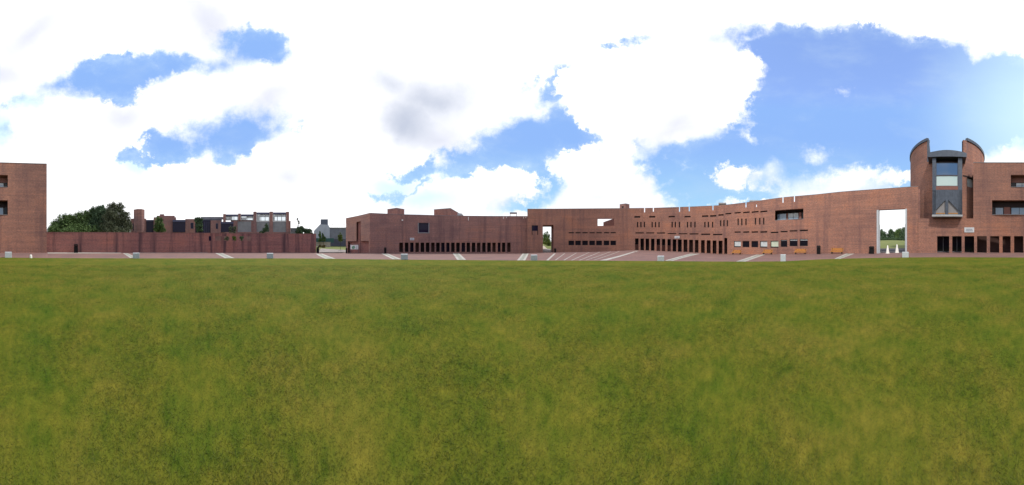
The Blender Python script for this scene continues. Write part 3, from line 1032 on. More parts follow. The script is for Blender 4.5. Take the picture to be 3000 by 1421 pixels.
# ----------------------------------------------------------------------------
# centre building: long curved facade with the gateway
# ----------------------------------------------------------------------------
CX = [1545, 1900, 2022, 2113, 2187, 2293, 2400, 2460, 2600, 2690]
CY = [612.5, 610, 606, 602, 593.5, 578.5, 569.5, 562.5, 552.5, 546]
ZC = EYE + 8.35
_cx = np.arange(1545, 2691, 5)
_cd = 8.35 * K / (H - np.interp(_cx, CX, CY))
_k = np.ones(13) / 13
_pad = np.concatenate([np.full(6, _cd[0]), _cd, np.full(6, _cd[-1])])
_cd = np.convolve(_pad, _k, 'valid')
DCf = lambda X: float(np.interp(X, _cx, _cd))
def building_centre():
    root = empty('brick_building', 'long curved red brick building with slotted parapet, slit windows and tall square gateway', 'building')
    zc = lambda y, X: zof(y, DCf(X))
    ops, fit = [], []
    def op(Xa, Xb, ya, yb_, kind, **kw):
        if kind == 'slit' and Xb - Xa > 8:
            Xa, Xb = Xa + 0.7, Xb - 0.7
        Xc = (Xa + Xb) / 2
        z0, z1 = zc(yb_, Xc), zc(ya, Xc)
        ops.append((Xa, Xb, z0, z1))
        fit.append((Xa, Xb, z0, z1, kind, kw))
    op(1557.7, 1576.3, 660, 676.5, 'win', glass='glass_navy')
    for a, b in ((1557.7, 1560), (1574, 1576.3)):
        ops.append((a, b, zc(688.5, 1567), zc(676.5, 1567)))
        fit.append((a, b, zc(688.5, 1567), zc(676.5, 1567), 'slit', {}))
    for a, b in ((1665.3, 1682), (1685.3, 1701.7), (1705.6, 1722.3), (1726.3, 1743), (1746.5, 1763.7), (1768.6, 1785), (1788.3, 1804.6)):
        op(a, b, 680, 683.6, 'slit')
        op(a, b, 705, 718.6, 'win')
    for a, b, y0, y1 in ((1857.6, 1876.3, 633, 638), (1901.3, 1920.4, 632.8, 637.6), (1958, 1978, 632.6, 636.8), (2004.6, 2024, 632.6, 636.8), (2056.4, 2076, 630.8, 635.5), (2079.8, 2099, 630.2, 635), (2104, 2121, 627.5, 632),
                         (2124.5, 2143.3, 624, 628), (2151.4, 2171, 621.4, 625.3), (2176.4, 2197, 620, 624.2), (2201.4, 2223, 618.6, 622.8), (2226.8, 2248.7, 617.5, 621.8)):
        op(a, b, y0, y1, 'slit')
    for xs, y0, y1 in (((1867.9, 1877.7, 1888), 650, 666), ((1910.6, 1920.4, 1930.8), 650, 666), ((1969.2, 1978.7, 1990.5), 650, 666.2), ((2014, 2024.3, 2036), 650, 666.4), ((2065.2, 2075.5, 2087.7), 650, 666.4),
                       ((2111.5, 2121, 2131), 645, 662.5), ((2162.6, 2173.3, 2185.6), 640.3, 660), ((2213.4, 2226, 2237.5), 638.4, 658)):
        for x in xs:
            op(x - 1.9, x + 1.9, y0, y1, 'slit')
    for a, b, y0, y1 in ((1861, 1886.6, 680.6, 684), (1892.5, 1917.5, 680.8, 684), (1924, 1949, 681, 684.4), (1955, 1982, 683, 686), (1987.3, 2014.5, 683.5, 686.5), (2019.4, 2047, 683.6, 687),
                         (2053.8, 2081.4, 684.3, 688.3), (2088, 2117, 685, 689), (2151.4, 2170.4, 678, 682), (2176.4, 2196, 677.8, 682), (2201.4, 2222, 677.8, 682), (2226.8, 2248.4, 677.4, 681.8),
                         (2257.3, 2281, 679, 683), (2286, 2308, 676.6, 680.6), (2312.4, 2336.5, 674.6, 678.3), (2342.5, 2367.5, 672.8, 677.2)):
        op(a, b, y0, y1, 'slit')
    for a, b, y0, y1, g in ((2150.6, 2170.4, 706.3, 724.4, 'b'), (2175.5, 2195.3, 706.3, 724.4, 'd'), (2201.4, 2221, 706.3, 724.6, 'd'), (2227, 2248, 706.3, 725.6, 'b'), (2257.8, 2280.5, 705.5, 726, 'g'),
                            (2287.4, 2306.4, 702.5, 723.5, 'h'), (2313.3, 2336.5, 700.5, 721.5, 't'), (2343, 2366.6, 700, 721, 't')):
        op(a, b, y0, y1, 'win', g=g)
    big = (2270.7, 2353.7, 5.82, 7.70)
    ops.append(big)
    # arcade doorways
    dx = [(308, 360), (388, 440), (465, 517), (545, 597), (628, 680), (708, 757), (790, 840), (868, 922), (945, 1002), (1030, 1087), (1113, 1170), (1200, 1252), (1290, 1345), (1375, 1432), (1463, 1520), (1552, 1610)]
    doors = []
    for k, (a, b) in enumerate(dx):
        Xa, Xb = 1800 + a * 0.19676, 1800 + b * 0.19676
        yt = np.interp((Xa + Xb) / 2, [1865, 1940, 2116], [698.4, 699.8, 705.2])
        z1 = zc(yt, (Xa + Xb) / 2)
        ops.append((Xa, Xb, None, z1))
        doors.append((Xa, Xb, z1))
    ops.append((2122, 2130.5, None, zc(697, 2126)))
    doors.append((2122, 2130.5, zc(697, 2126)))
    ops.append((1590.5, 1621.6, None, zc(659.3, 1606)))
    hole = (1751, 1799, zc(661.5, 1775), zc(640.7, 1775))
    ops.append(hole)
    ops.append((2574.2, 2652, None, zc(613, 2613)))
    slots = [(1888.5, 12), (1914.2, 10.5), (1990.8, 13), (2019.4, 13), (2088.8, 13), (2185.6, 14), (2294, 15), (2327.5, 15.5)]
    gaps = []
    for X, dy in slots:
        ops.append((X - 1.4, X + 1.4, ZC - dy / K * DCf(X), None))
        gaps.append((X - 1.4, X + 1.4))
    ops.append((2215.4, 2217.4, zc(606.5, 2216), zc(597.5, 2216)))
    wall_mesh(1545, 2690, DCf, lambda X: ZC, -1.4, ops, 0.6, step=9).build('wall', 'brick_red', root)
    coping(root, 1545, 2690, DCf, ZC, 0.6, h=0.06, proud=0.02, gaps=gaps)
    for Xa, Xb, z0, z1, kind, kw in fit:
        if kind == 'slit':
            slit(root, Xa, Xb, z0, z1, DCf)
        else:
            g = kw.get('g')
            bl, bf = {'b': ('blind', 0.86), 'g': ('blind_green', 0.86), 't': ('blind', 0.18), 'h': ('blind', 0.1)}.get(g, (None, 1))
            window(root, Xa, Xb, z0, z1, DCf, 0.14, kw.get('glass', 'glass_dark'), 0, blind=bl, blind_frac=bf, fw=0.06)
    # big recessed balcony window
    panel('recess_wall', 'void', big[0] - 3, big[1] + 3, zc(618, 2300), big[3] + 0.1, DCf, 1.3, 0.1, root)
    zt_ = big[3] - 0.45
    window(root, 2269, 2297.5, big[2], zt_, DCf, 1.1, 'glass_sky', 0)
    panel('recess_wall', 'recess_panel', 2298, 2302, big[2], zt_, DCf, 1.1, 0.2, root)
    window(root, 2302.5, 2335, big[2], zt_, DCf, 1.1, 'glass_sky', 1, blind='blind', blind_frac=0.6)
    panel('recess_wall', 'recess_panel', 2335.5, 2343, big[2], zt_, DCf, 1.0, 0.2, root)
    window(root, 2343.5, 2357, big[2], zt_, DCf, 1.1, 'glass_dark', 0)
    panel('sill', 'coping', big[0] + 0.5, big[1] - 0.5, big[2] + 0.002, big[2] + 0.07, DCf, -0.03, 0.5, root)
    # arcade back wall, some doors of dark glass
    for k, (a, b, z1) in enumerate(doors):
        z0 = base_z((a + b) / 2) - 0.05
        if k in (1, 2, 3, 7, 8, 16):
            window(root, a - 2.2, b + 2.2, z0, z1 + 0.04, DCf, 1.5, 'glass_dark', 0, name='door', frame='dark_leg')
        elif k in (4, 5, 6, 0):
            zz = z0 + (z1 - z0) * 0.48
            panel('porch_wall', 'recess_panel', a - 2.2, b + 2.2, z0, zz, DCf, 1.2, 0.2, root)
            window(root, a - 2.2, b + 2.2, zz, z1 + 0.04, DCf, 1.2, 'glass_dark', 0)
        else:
            panel('porch_wall', 'recess_shaded', a - 2.4, b + 2.4, z0, z1 + 0.3, DCf, 2.0, 0.1, root)
    # passage through the facade
    Dp = DCf(1606)
    ztp = zc(659.3, 1606)
    mb = MB()
    p0, p1 = plan(1621.6, Dp + 0.61), plan(1614.8, Dp + 3.2)
    q0, q1 = plan(1628, Dp + 0.61), plan(1628, Dp + 3.2)
    a_ = [(*p0, -1.4), (*p1, -1.4), (*q1, -1.4), (*q0, -1.4)]
    i = len(mb.v)
    mb.v += a_ + [(x, y, ztp + 0.5) for x, y, _ in a_]
    mb.f += [(i, i + 1, i + 5, i + 4), (i + 1, i + 2, i + 6, i + 5), (i + 2, i + 3, i + 7, i + 6), (i + 3, i, i + 4, i + 7), (i + 4, i + 5, i + 6, i + 7)]
    c0, c1, c2, c3 = plan(1588, Dp + 0.61), plan(1624, Dp + 0.61), plan(1624, Dp + 3.2), plan(1586, Dp + 3.2)
    mb.quad((*c0, ztp + 0.004), (*c1, ztp + 0.004), (*c2, ztp - 0.12), (*c3, ztp - 0.12))
    mb.build('passage_wall', 'recess_panel', root)
    # sloping brick wall seen through the hole in the parapet
    Dh = DCf(1775) + 4.5
    mb = MB()
    c, w, rz = panel_frame(1767.5, 1806, lambda X: Dh, 0)
    z_ = lambda y: zof(y, Dh)
    mb.poly_prism([(-w / 2, z_(668)), (w / 2, z_(668)), (w / 2, z_(637.5)), (-w / 2, z_(651))], 0, 0.4)
    mb.build('parapet_wall', 'brick_dark', root, (c[0], c[1], 0), rz)
    # bodies behind the facade
    sh = MB()
    shell(sh, 1546, 1586, DCf, ZC - 1.3, -1.4, 9, 0.59)
    shell(sh, 1628.5, 1738, DCf, ZC - 1.3, -1.4, 9, 0.59)
    shell(sh, 1738, 1812, DCf, zc(664, 1775), -1.4, 9, 0.59)
    shell(sh, 1812, 2566, DCf, ZC - 1.35, -1.4, 9, 0.59)
    sh.build('roof', 'brick_dark', root)
    # pale line of the plinth beside the steps
    mb = MB()
    for a, b in zip(np.arange(1632, 1800, 12), np.arange(1644, 1812, 12)):
        za, zb_ = [zc(float(np.interp(v, [1632, 1720, 1812], [731.5, 729.2, 724.0])), v) for v in (a, b)]
        p0, p1 = plan(a, DCf(a) - 0.03), plan(b, DCf(b) - 0.03)
        q0, q1 = plan(a, DCf(a) + 0.1), plan(b, DCf(b) + 0.1)
        mb.quad((*p0, za - .05), (*p1, zb_ - .05), (*p1, zb_), (*p0, za))
        mb.quad((*p0, za), (*p1, zb_), (*q1, zb_), (*q0, za))
    mb.build('plinth_course', 'brick_dark', root)
    # concrete jambs of the gateway, wider below
    for Xa, Xb, s in ((2568.5, 2574.4, 1), (2652.2, 2657.2, -1)):
        zt = zc(613.5, 2613)
        panel('gate_jamb', 'concrete', Xa, Xb, -0.3, zt, DCf, -0.05, 0.75, root)
    for Xa, Xb in ((2574.6, 2576.6), (2649.8, 2651.8)):
        panel('gate_jamb', 'concrete', Xa, Xb, -0.3, zc(657, 2613), DCf, 0.3, 0.25, root)
    return root
building_centre()
sign_plate(1976.5, 1991, 691.5, 698.3, DCf, 'small pale sign plate over the doorways of the long curved building')

def roof_box(Xa, Xb, Xc, y_mid, y_side, D, zbot, label, mat='brick_dark', name='roof_turret', slope=False, cat='rooftop structure', dd=1.7):
    """brick box on a roof seen on its corner"""
    pa, pb, pc = plan(Xa, D + dd), plan(Xb, D + dd), plan(Xc, D)
    pd = pa + pb - pc
    zt = zof(y_mid, D)
    c = (pa + pb) / 2
    root = empty(name, label, cat, (c[0], c[1], zbot))
    mb = MB()
    P = [pa - c, pc - c, pb - c, pd - c]
    h = zt - zbot
    hs = [h, h, h, h]
    if slope:
        hs = [h, h, 0.35, 0.35]
    i = 0
    mb.v += [(*p, 0) for p in P] + [(*p, hh) for p, hh in zip(P, hs)]
    for k in range(4):
        k2 = (k + 1) % 4
        mb.f.append((k, k2, 4 + k2, 4 + k))
    mb.build('wall', mat, root)
    # flat roof sheet a little proud of the walls
    rf = MB()
    g = 1.015
    rf.v += [(p[0] * g, p[1] * g, hh + 0.01) for p, hh in zip(P, hs)] + [(p[0] * g, p[1] * g, hh + 0.10) for p, hh in zip(P, hs)]
    rf.f += [(0, 3, 2, 1), (4, 5, 6, 7)] + [(k, (k + 1) % 4, 4 + (k + 1) % 4, 4 + k) for k in range(4)]
    rf.build('roof', 'coping', root)
    return root, P, hs
rt, P, hs = roof_box(1815.5, 1844, 1833, 597.2, 599, DCf(1830) + 1.2, ZC - 1.3, 'small square brick turret on the parapet of the long curved building', dd=0.8)
mb = MB()
d = (P[1] - P[0]); ln = np.linalg.norm(d); d = d / ln
nrm = np.array((d[1], -d[0]))
q = P[0] + d * ln * 0.5
if np.dot(nrm, np.array(rt.location[:2])) > 0:
    nrm = -nrm
for s in (0,):
    a, b = q - d * 0.28 + nrm * 0.02, q + d * 0.28 + nrm * 0.02
    mb.quad((*a, 1.75), (*b, 1.75), (*b, 2.2), (*a, 2.2))
mb.build('vent', 'void', rt)

def roof_canopy(Xa, Xb, y0, y1, D, zdeck, label):
    c, w, rz = panel_frame(Xa, Xb, lambda X: D, 0)
    root = empty('roof_canopy', label, 'roof canopy', (c[0], c[1], zdeck), rz)
    zt, zb = zof(y0, D) - zdeck, zof(y1, D) - zdeck
    mb = MB()
    mb.box(-w / 2, w / 2, 0, 2.0, zb, zt)
    mb.build('roof_sheet', 'zinc_pale', root)
    for x in (-w / 2 + 0.1, w / 2 - 0.2):
        for y in (0.05, 1.85):
            mb = MB()
            mb.box(x, x + 0.1, y, y + 0.1, 0, zb - 0.003)
            mb.build('leg', 'zinc', root)
roof_canopy(2195.5, 2222.5, 586.3, 589.5, DCf(2210) + 2.0, ZC - 1.35, 'wide pale metal canopy on legs above the parapet of the curved building')
roof_canopy(2105, 2128, 593.5, 596.5, DCf(2115) + 2.0, ZC - 1.35, 'smaller low metal canopy behind the parapet, near the last arcade doorway')

# ----------------------------------------------------------------------------
# left brick building
# ----------------------------------------------------------------------------
ZL = EYE + 6.84
def DLf(X):
    return float(np.interp(X, [1083, 1180, 1260, 1350, 1450, 1545], [37.35, 39.2, 40.2, 41.2, 41.7, 41.75]))
DLs = lambda X: float(np.interp(X, [1013.5, 1083], [45.2, 37.35]))
def building_left():
    root = empty('brick_building', 'low red brick building with a blank upper wall, one square window and many narrow doorways', 'building')
    zl = lambda y, X: zof(y, DLf(X))
    dx = [(100, 155), (183, 236), (262, 313), (340, 392), (418, 472), (496, 548), (575, 627), (650, 702), (725, 775), (800, 848), (873, 925), (948, 1000), (1028, 1080), (1103, 1153), (1180, 1232), (1257, 1308), (1335, 1385), (1410, 1462), (1487, 1535), (1567, 1606), (1630, 1678), (1707, 1757)]
    doors = [(1150 + a * 0.19676, 1150 + b * 0.19676) for a, b in dx]
    zt = zl(710.9, 1330)
    sq = (1226.7, 1255.3, zl(681, 1241), zl(652.8, 1241))
    ops = [sq]
    for a, b in doors:
        xm = (a + b) / 2
        ops.append((a, b, zl(738.6, xm), zl(710.9, xm)))
    wall_mesh(1083.2, 1545, DLf, lambda X: ZL, -1.6, ops, 0.6).build('wall', 'brick_dark', root)
    # gable side, set back below the overhang
    slot = (1044.4, 1057, zof(706.6, DLs(1050)), zof(649.5, DLs(1050)))
    low = (1019.6, 1080, None, zof(706.6, DLs(1050)))
    wall_mesh(1013.5, 1083.19, DLs, lambda X: ZL, -1.6, [slot, low], 0.6).build('side_wall', 'brick_pale', root)
    panel('recess_wall', 'brick_wall', 1017, 1082.4, -1.6, low[3] + 0.3, DLs, 0.75, 0.1, root)
    panel('recess_wall', 'brick_wall', slot[0] - 1, slot[1] + 1, slot[2] - .2, slot[3] + .05, DLs, 0.5, 0.1, root)
    coping(root, 1083.2, 1545, DLf, ZL, 0.6, h=0.07, proud=0.03)
    coping(root, 1013.5, 1083, DLs, ZL, 0.6, h=0.07, proud=0.03)
    sh = MB()
    shell(sh, 1084, 1544.5, DLf, ZL - 0.8, -1.6, 12, 0.59)
    sh.build('roof', 'brick_dark', root)
    sh = MB()
    shell(sh, 1014.5, 1082, DLs, ZL - 0.82, -1.6, 5, 0.89)
    sh.build('roof', 'brick_dark', root)
    # square window with pale surround
    window(root, sq[0], sq[1], sq[2], sq[3], DLf, 0.25, 'glass_navy', 0, frame='blue_frame')
    sur = MB()
    c, w, rz = panel_frame(sq[0], sq[1], DLf, -0.04)
    h = sq[3] - sq[2]
    e = 0.22
    sur.box(-w / 2 - e, -w / 2, 0, 0.06, -e, h)
    sur.box(w / 2, w / 2 + e, 0, 0.06, -e, h)
    sur.box(-w / 2, w / 2, 0, 0.06, -e, 0)
    sur.build('window_surround', 'grey_panel', root, (c[0], c[1], sq[2]), rz)
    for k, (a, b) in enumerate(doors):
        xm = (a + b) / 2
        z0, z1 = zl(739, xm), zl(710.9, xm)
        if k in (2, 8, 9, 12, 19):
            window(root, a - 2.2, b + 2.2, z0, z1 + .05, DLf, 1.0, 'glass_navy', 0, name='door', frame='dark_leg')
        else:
            panel('porch_wall', 'void' if k % 3 else 'recess_shaded', a - 2.2, b + 2.2, z0, z1 + .05, DLf, 1.4, 0.1, root)  # porch walls coloured nearly black in place of the shade inside the doorways
    # rainwater spouts below the parapet
    for X, y0, y1 in ((1372.3, 636, 646), (1475, 635, 641), (1484, 635, 639), (1534, 635, 640), (1540.5, 635, 639)):
        panel('rain_spout', 'white_paint', X - 0.7, X + 0.7, zl(y1, X), zl(y0, X), DLf, -0.07, 0.06, root)
    panel('flood_light', 'white_paint', 1176.5, 1180.5, zl(647, 1178), zl(643.5, 1178), DLf, -0.2, 0.19, root)
building_left()
sign_plate(1201.3, 1213.3, 696.8, 703.6, DLf, 'small grey sign plate below the square window of the low brick building')
rt, P, hs = roof_box(1135, 1184.5, 1162, 610, 613, 43.5, ZL - 0.8, 'square brick roof box on the low brick building, left of the sloping one')
rt, P, hs = roof_box(1271.5, 1379, 1320, 610.7, 614, 44.5, ZL - 0.8, 'brick rooflight housing with sloping top on the low brick building', slope=True)
mb = MB()
D_ = 45.0
c_, w_, rz_ = panel_frame(1335, 1357.5, lambda X: D_, 0)
mb.poly_prism([(-w_ / 2, zof(631, D_)), (w_ / 2, zof(631, D_)), (w_ * 0.3, zof(625.5, D_)), (-w_ / 2, zof(623.5, D_))], 0, 0.08)
sk = mb.build('skylight', 'zinc_pale', rt, (c_[0] - rt.location.x, c_[1] - rt.location.y, -rt.location.z), rz_)
# steel frame on roof
c_, w_, rz_ = panel_frame(1493.5, 1514.5, lambda X: 44.5, 0)
fr = empty('steel_frame', 'open grey steel frame standing on the flat roof beside the curved building', 'frame', (c_[0], c_[1], ZL - 0.8), rz_)
zt_ = zof(622, 44.5) - (ZL - 0.8)
mb = MB(); mb.box(-w_ / 2, w_ / 2, 0, 1.6, zt_ - 0.16, zt_); mb.build('top_beam', 'grey_cladding', fr)
for x in (-w_ / 2, w_ / 2 - 0.14):
    for y in (0.0, 1.46):
        mb = MB(); mb.box(x, x + 0.14, y, y + 0.14, 0, zt_ - 0.163); mb.build('post', 'grey_cladding', fr)

# ----------------------------------------------------------------------------
# boundary wall on the left, with square openings
# ----------------------------------------------------------------------------
ZW = EYE + 1.76
DWf = lambda X: 1.76 * K / (H - float(np.interp(X, [137, 400, 700, 926], [681, 681.6, 684.2, 685.6])))
def boundary_wall():
    zw = lambda y, X: zof(y, DWf(X))
    ops = []
    for a, b in ((611.5, 618.5), (631, 650.5), (656.5, 671.8), (680, 692), (701.4, 714.6), (722.5, 734.5)):
        ops.append((a, b, zw(705.5, (a + b) / 2), zw(691.8, (a + b) / 2)))
    root = empty('boundary_wall', 'long stained red brick garden wall with a row of square openings', 'wall', (*plan(530, 29), 0))
    root.location = (0, 0, 0)
    wall_mesh(134, 926, DWf, lambda X: ZW, -0.6, ops, 0.4).build('brickwork', 'brick_wall', root)
    coping(root, 134, 926, DWf, ZW, 0.4, 'brick_dark', h=0.07, proud=0.04)
boundary_wall()

# ----------------------------------------------------------------------------
# terracotta building behind the boundary wall
# ----------------------------------------------------------------------------
def building_far():
    D0 = 62.0
    root = empty('campus_block', 'stepped red brick block with dark glazed bays and grey panels, standing behind the garden wall', 'building')
    Df = lambda X: D0
    def blk(name, mat, Xa, Xb, y0, y1, D=D0, depth=6.0):
        c, w, rz = panel_frame(Xa, Xb, lambda X: D, 0)
        mb = MB()
        z0 = zof(y1, D) if y1 else -0.5
        mb.box(-w / 2, w / 2, 0, depth, 0, zof(y0, D) - z0)
        return mb.build(name, mat, root, (c[0], c[1], z0), rz)
    # round stair tower
    ctr = plan(407.5, D0 + 1.0)
    mb = MB()
    rad = D0 * math.tan(R(17.3 * 0.12))
    n = 8
    zt = zof(614, D0)
    mb.cyl((0, 0, -0.5), (0, 0, zt), rad, rad, n)
    mb.v.append((0, 0, zt + 0.35))
    mb.build('stair_tower', 'brick_far', root, (ctr[0], ctr[1], 0), R(20))
    blk('wall', 'brick_far', 383, 428, 640.5, None, D0 + 1.2)
    window(root, 388.5, 399, zof(675, D0), zof(652.5, D0), lambda X: D0 + 1.2, -0.1, 'glass_navy', 0, frame='blue_frame')
    blk('glazed_bay', 'glass_navy', 428, 451, 645, None, D0 + 2.5)
    blk('fascia', 'blue_frame', 428, 451, 644, 648.5, D0 + 2.2, 0.25)
    blk('wall', 'brick_far', 450, 516, 636.5, None, D0 + 0.5)
    blk('wall', 'brick_far', 459, 512, 632, 636.4, D0 + 1.5, 4)
    blk('wall', 'brick_far', 468, 481, 627.5, 631.9, D0 + 1.6, 3)
    window(root, 481.5, 488.5, zof(669, D0), zof(651, D0), lambda X: D0 + 0.5, -0.1, 'glass_navy', 0, frame='blue_frame')
    blk('glazed_bay', 'glass_navy', 506, 543, 645, 680, D0 - 0.2, 0.6)
    blk('fascia', 'blue_frame', 506, 543, 644, 650, D0 - 0.4, 0.18)
    blk('wall', 'brick_far', 516, 545, 645.5, None, D0 + 0.5)
    blk('wall', 'brick_far', 543, 572, 641.5, None, D0 + 0.0)
    window(root, 558.5, 567, zof(670, D0), zof(652.5, D0), Df, -0.1, 'glass_navy', 0, frame='blue_frame')
    blk('glazed_bay', 'glass_navy', 572, 618, 645, None, D0 + 1.0)
    blk('fascia', 'grey_cladding', 588, 655, 635.5, 643, D0 + 2.2, 0.4)
    blk('fascia', 'zinc', 588, 650, 643.2, 649, D0 + 2.4, 0.4)
    for X in (600, 606, 612):
        blk('mullion', 'blue_frame', X - 0.5, X + 0.5, 650, 682, D0 + 0.9, 0.09)
    blk('wall', 'brick_far', 617, 647, 645.5, None, D0 - 0.5)
    window(root, 632.4, 638.6, zof(671, D0), zof(655, D0), Df, -0.62, 'glass_navy', 0, frame='blue_frame')
    blk('glazed_bay', 'glass_navy', 646.7, 686, 650, 680, D0 - 0.3, 0.7)
    blk('fascia', 'blue_frame', 646.7, 684, 649.5, 655, D0 - 0.5, 0.18)
    blk('wall', 'brick_far', 646.7, 851, 680.2, None, D0 + 0.1)
    blk('wall', 'brick_far', 684, 696, 648, 680.1, D0 - 0.4, 3)
    blk('wall', 'brick_far', 676, 742, 646, 648.4, D0 + 0.3, 3)
    # upper storey: brick piers, dark beams, clear glazing against the sky
    for a, b, y0, y1 in ((653.6, 661.5, 627, 651), (697.5, 705.5, 625.5, 646), (742, 751.5, 620, None), (789.5, 799.5, 620, None), (838, 847, 620.3, None)):
        blk('pier', 'brick_far', a, b, y0, y1, D0 - 0.6, 1.2)
    blk('wall', 'brick_far', 846, 851.5, 647, None, D0 - 0.2, 3)
    blk('beam', 'blue_frame', 661.5, 697.4, 628.2, 633, D0 - 0.3, 0.5)
    blk('beam', 'blue_frame', 705.6, 742, 628, 632.8, D0 - 0.3, 0.5)
    blk('beam', 'blue_frame', 751.6, 789.4, 622.3, 627.5, D0 - 0.3, 0.5)
    blk('beam', 'blue_frame', 799.6, 838, 622.3, 627.5, D0 - 0.3, 0.5)
    def glz(a, b, y0, y1, mull, rail):
        f = window(root, a, b, zof(y1, D0), zof(y0, D0), lambda X: D0 - 0.1, 0, 'glass_clear', mull, frame='grey_panel', fw=0.22)
        return f
    glz(661.6, 697.3, 633.2, 646, 2, 0)
    glz(705.7, 741.8, 633, 646, 1, 0)
    glz(751.8, 789.3, 627.7, 648.2, 2, 0)
    glz(799.8, 837.8, 627.7, 648.2, 2, 0)
    blk('blind', 'grey_cladding', 752.5, 761.5, 630, 648, D0 + 0.1, 0.05)
    blk('blind', 'grey_cladding', 761.5, 789, 628, 636, D0 + 0.1, 0.05)
    blk('blind', 'grey_cladding', 800, 805, 630, 648, D0 + 0.1, 0.05)
    blk('blind', 'grey_cladding', 805, 837.5, 628, 635.5, D0 + 0.1, 0.05)
    blk('blind', 'grey_cladding', 662, 681, 633.5, 646, D0 + 0.1, 0.05)
    blk('blind', 'grey_cladding', 706, 722, 637, 646, D0 + 0.1, 0.05)
    blk('blind', 'grey_cladding', 722, 741.5, 633.5, 640, D0 + 0.1, 0.05)
    for a, b in ((696, 737), (746.5, 790), (799.4, 842)):
        blk('grey_panel', 'grey_panel', a, b, 648.5, 681.5, D0 - 0.15, 0.3)
    blk('wall', 'brick_far', 736, 747, 648.5, 681.5, D0 - 0.3, 0.6)
    window(root, 610, 622, zof(708, D0), zof(689, D0), lambda X: D0 - 0.5, -0.1, 'glass_navy', 0, frame='blue_frame')
    blk('grey_panel', 'grey_panel', 719, 745, 688, 712, D0 - 0.1, 0.15)
    # low annex roof at the right end
    blk('annex_wall', 'grey_panel', 851.6, 869, 669.5, None, D0 + 1, 4)
    blk('annex_roof', 'zinc', 851.6, 870, 668, 669.4, D0 + 0.7, 4.5)
building_far()

# ----------------------------------------------------------------------------
# grey gabled hall in the gap
# ----------------------------------------------------------------------------
def grey_hall():
    D0 = 86.0
    root = empty('grey_hall', 'pale metal clad hall with a gabled end and dark lower wall, seen in the gap', 'building')
    px = lambda X: D0 * math.tan(R((X - 966) * 0.12))
    c = plan(966, D0)
    rz = -az(966)
    zz = lambda y: zof(y, D0)
    zb = -0.2
    mb = MB()
    # gable end
    mb.poly_prism([(px(919), zb), (px(966), zb), (px(966), zz(666.3)), (px(961.6), zz(658.5)), (px(938), zz(657)), (px(919.7), zz(676))], 0, 14)
    mb.build('gable_wall', 'metal_cladding', root, (c[0], c[1], 0), rz)
    mb = MB()
    mb.box(px(966) + 0.003, px(1040), 0.3, 13, zz(700), zz(667))
    mb.build('wall', 'grey_cladding', root, (c[0], c[1], 0), rz)
    mb = MB()
    mb.box(px(966) + 0.003, px(1040), 0.2, 13, zb, zz(700) - 0.003)
    mb.build('base_wall', 'dark_cladding', root, (c[0], c[1], 0), rz)
    mb = MB()
    i = 0
    y_f, y_b = -0.3, 5.5
    zf, zk = zz(667) + 0.003, zof(656, D0 + 5.5)
    x0, x1 = px(966) + 0.004, px(1045)
    mb.v += [(x0, y_f, zf), (x1, y_f, zf), (x1, y_b, zk), (x0, y_b, zk), (x0, y_f, zf + .25), (x1, y_f, zf + .25), (x1, y_b, zk + .25), (x0, y_b, zk + .25)]
    mb.f += [(0, 1, 5, 4), (1, 2, 6, 5), (2, 3, 7, 6), (3, 0, 4, 7), (4, 5, 6, 7), (0, 3, 2, 1)]
    ro = mb.build('roof', 'metal_cladding', root, (c[0], c[1], 0), rz)
    for k in range(4):
        t0 = 0.06 + k * 0.22
        rb = MB()
        xa, xb = x0 + (x1 - x0) * t0, x0 + (x1 - x0) * (t0 + 0.09)
        for s in (0.45, 0.85):
            pass
        za, zc_ = zf + .27 + (zk - zf) * 0.45, zf + .27 + (zk - zf) * 0.8
        ya, yc = y_f + (y_b - y_f) * 0.45, y_f + (y_b - y_f) * 0.8
        rb.quad((xa, ya, za), (xb, ya, za), (xb, yc, zc_), (xa, yc, zc_))
        rb.build('rooflight', 'grey_cladding', ro)
    mb = MB()
    mb.box(px(939), px(960.5), 1.0, 5.5, zz(657.5), zz(641.5))
    mb.build('roof_turret', 'zinc', root, (c[0], c[1], 0), rz)
grey_hall()

# ----------------------------------------------------------------------------
# trees and shrubs
# ----------------------------------------------------------------------------
def crown_mesh(blobs, n, size, origin, flat=1.0):
    """many leaf-sized faces gathered in clumps through the given ellipsoids"""
    vs = np.zeros((n * 4, 3)); 
    w = np.array([b[3] * b[4] * b[5] for b in blobs]) ** 0.7
    pick = rng.choice(len(blobs), n, p=w / w.sum())
    clumps = []
    for b in blobs:
        m = max(8, int(26 * (b[3] * b[4] * b[5]) ** 0.33))
        d = rng.normal(size=(m, 3)); d /= np.linalg.norm(d, axis=1)[:, None]
        rr = rng.uniform(0.05, 1.0, (m, 1)) ** 0.5
        clumps.append(np.array(b[:3]) + d * rr * np.array(b[3:6]))
    c = np.empty((n, 3))
    for k, b in enumerate(blobs):
        idx = np.where(pick == k)[0]
        cl = clumps[k][rng.integers(0, len(clumps[k]), len(idx))]
        spread = 0.26 * (b[3] * b[4] * b[5]) ** 0.33
        c[idx] = cl + rng.normal(size=(len(idx), 3)) * spread * 0.62
    a = rng.normal(size=(n, 3)); a /= np.linalg.norm(a, axis=1)[:, None]
    r2 = rng.normal(size=(n, 3))
    b2 = np.cross(a, r2); b2 /= np.linalg.norm(b2, axis=1)[:, None]
    s = size * rng.uniform(0.6, 1.4, (n, 1))
    vs[0::4] = c - a * s
    vs[1::4] = c - b2 * s * 0.6
    vs[2::4] = c + a * s
    vs[3::4] = c + b2 * s * 0.6
    return vs - np.array(origin)

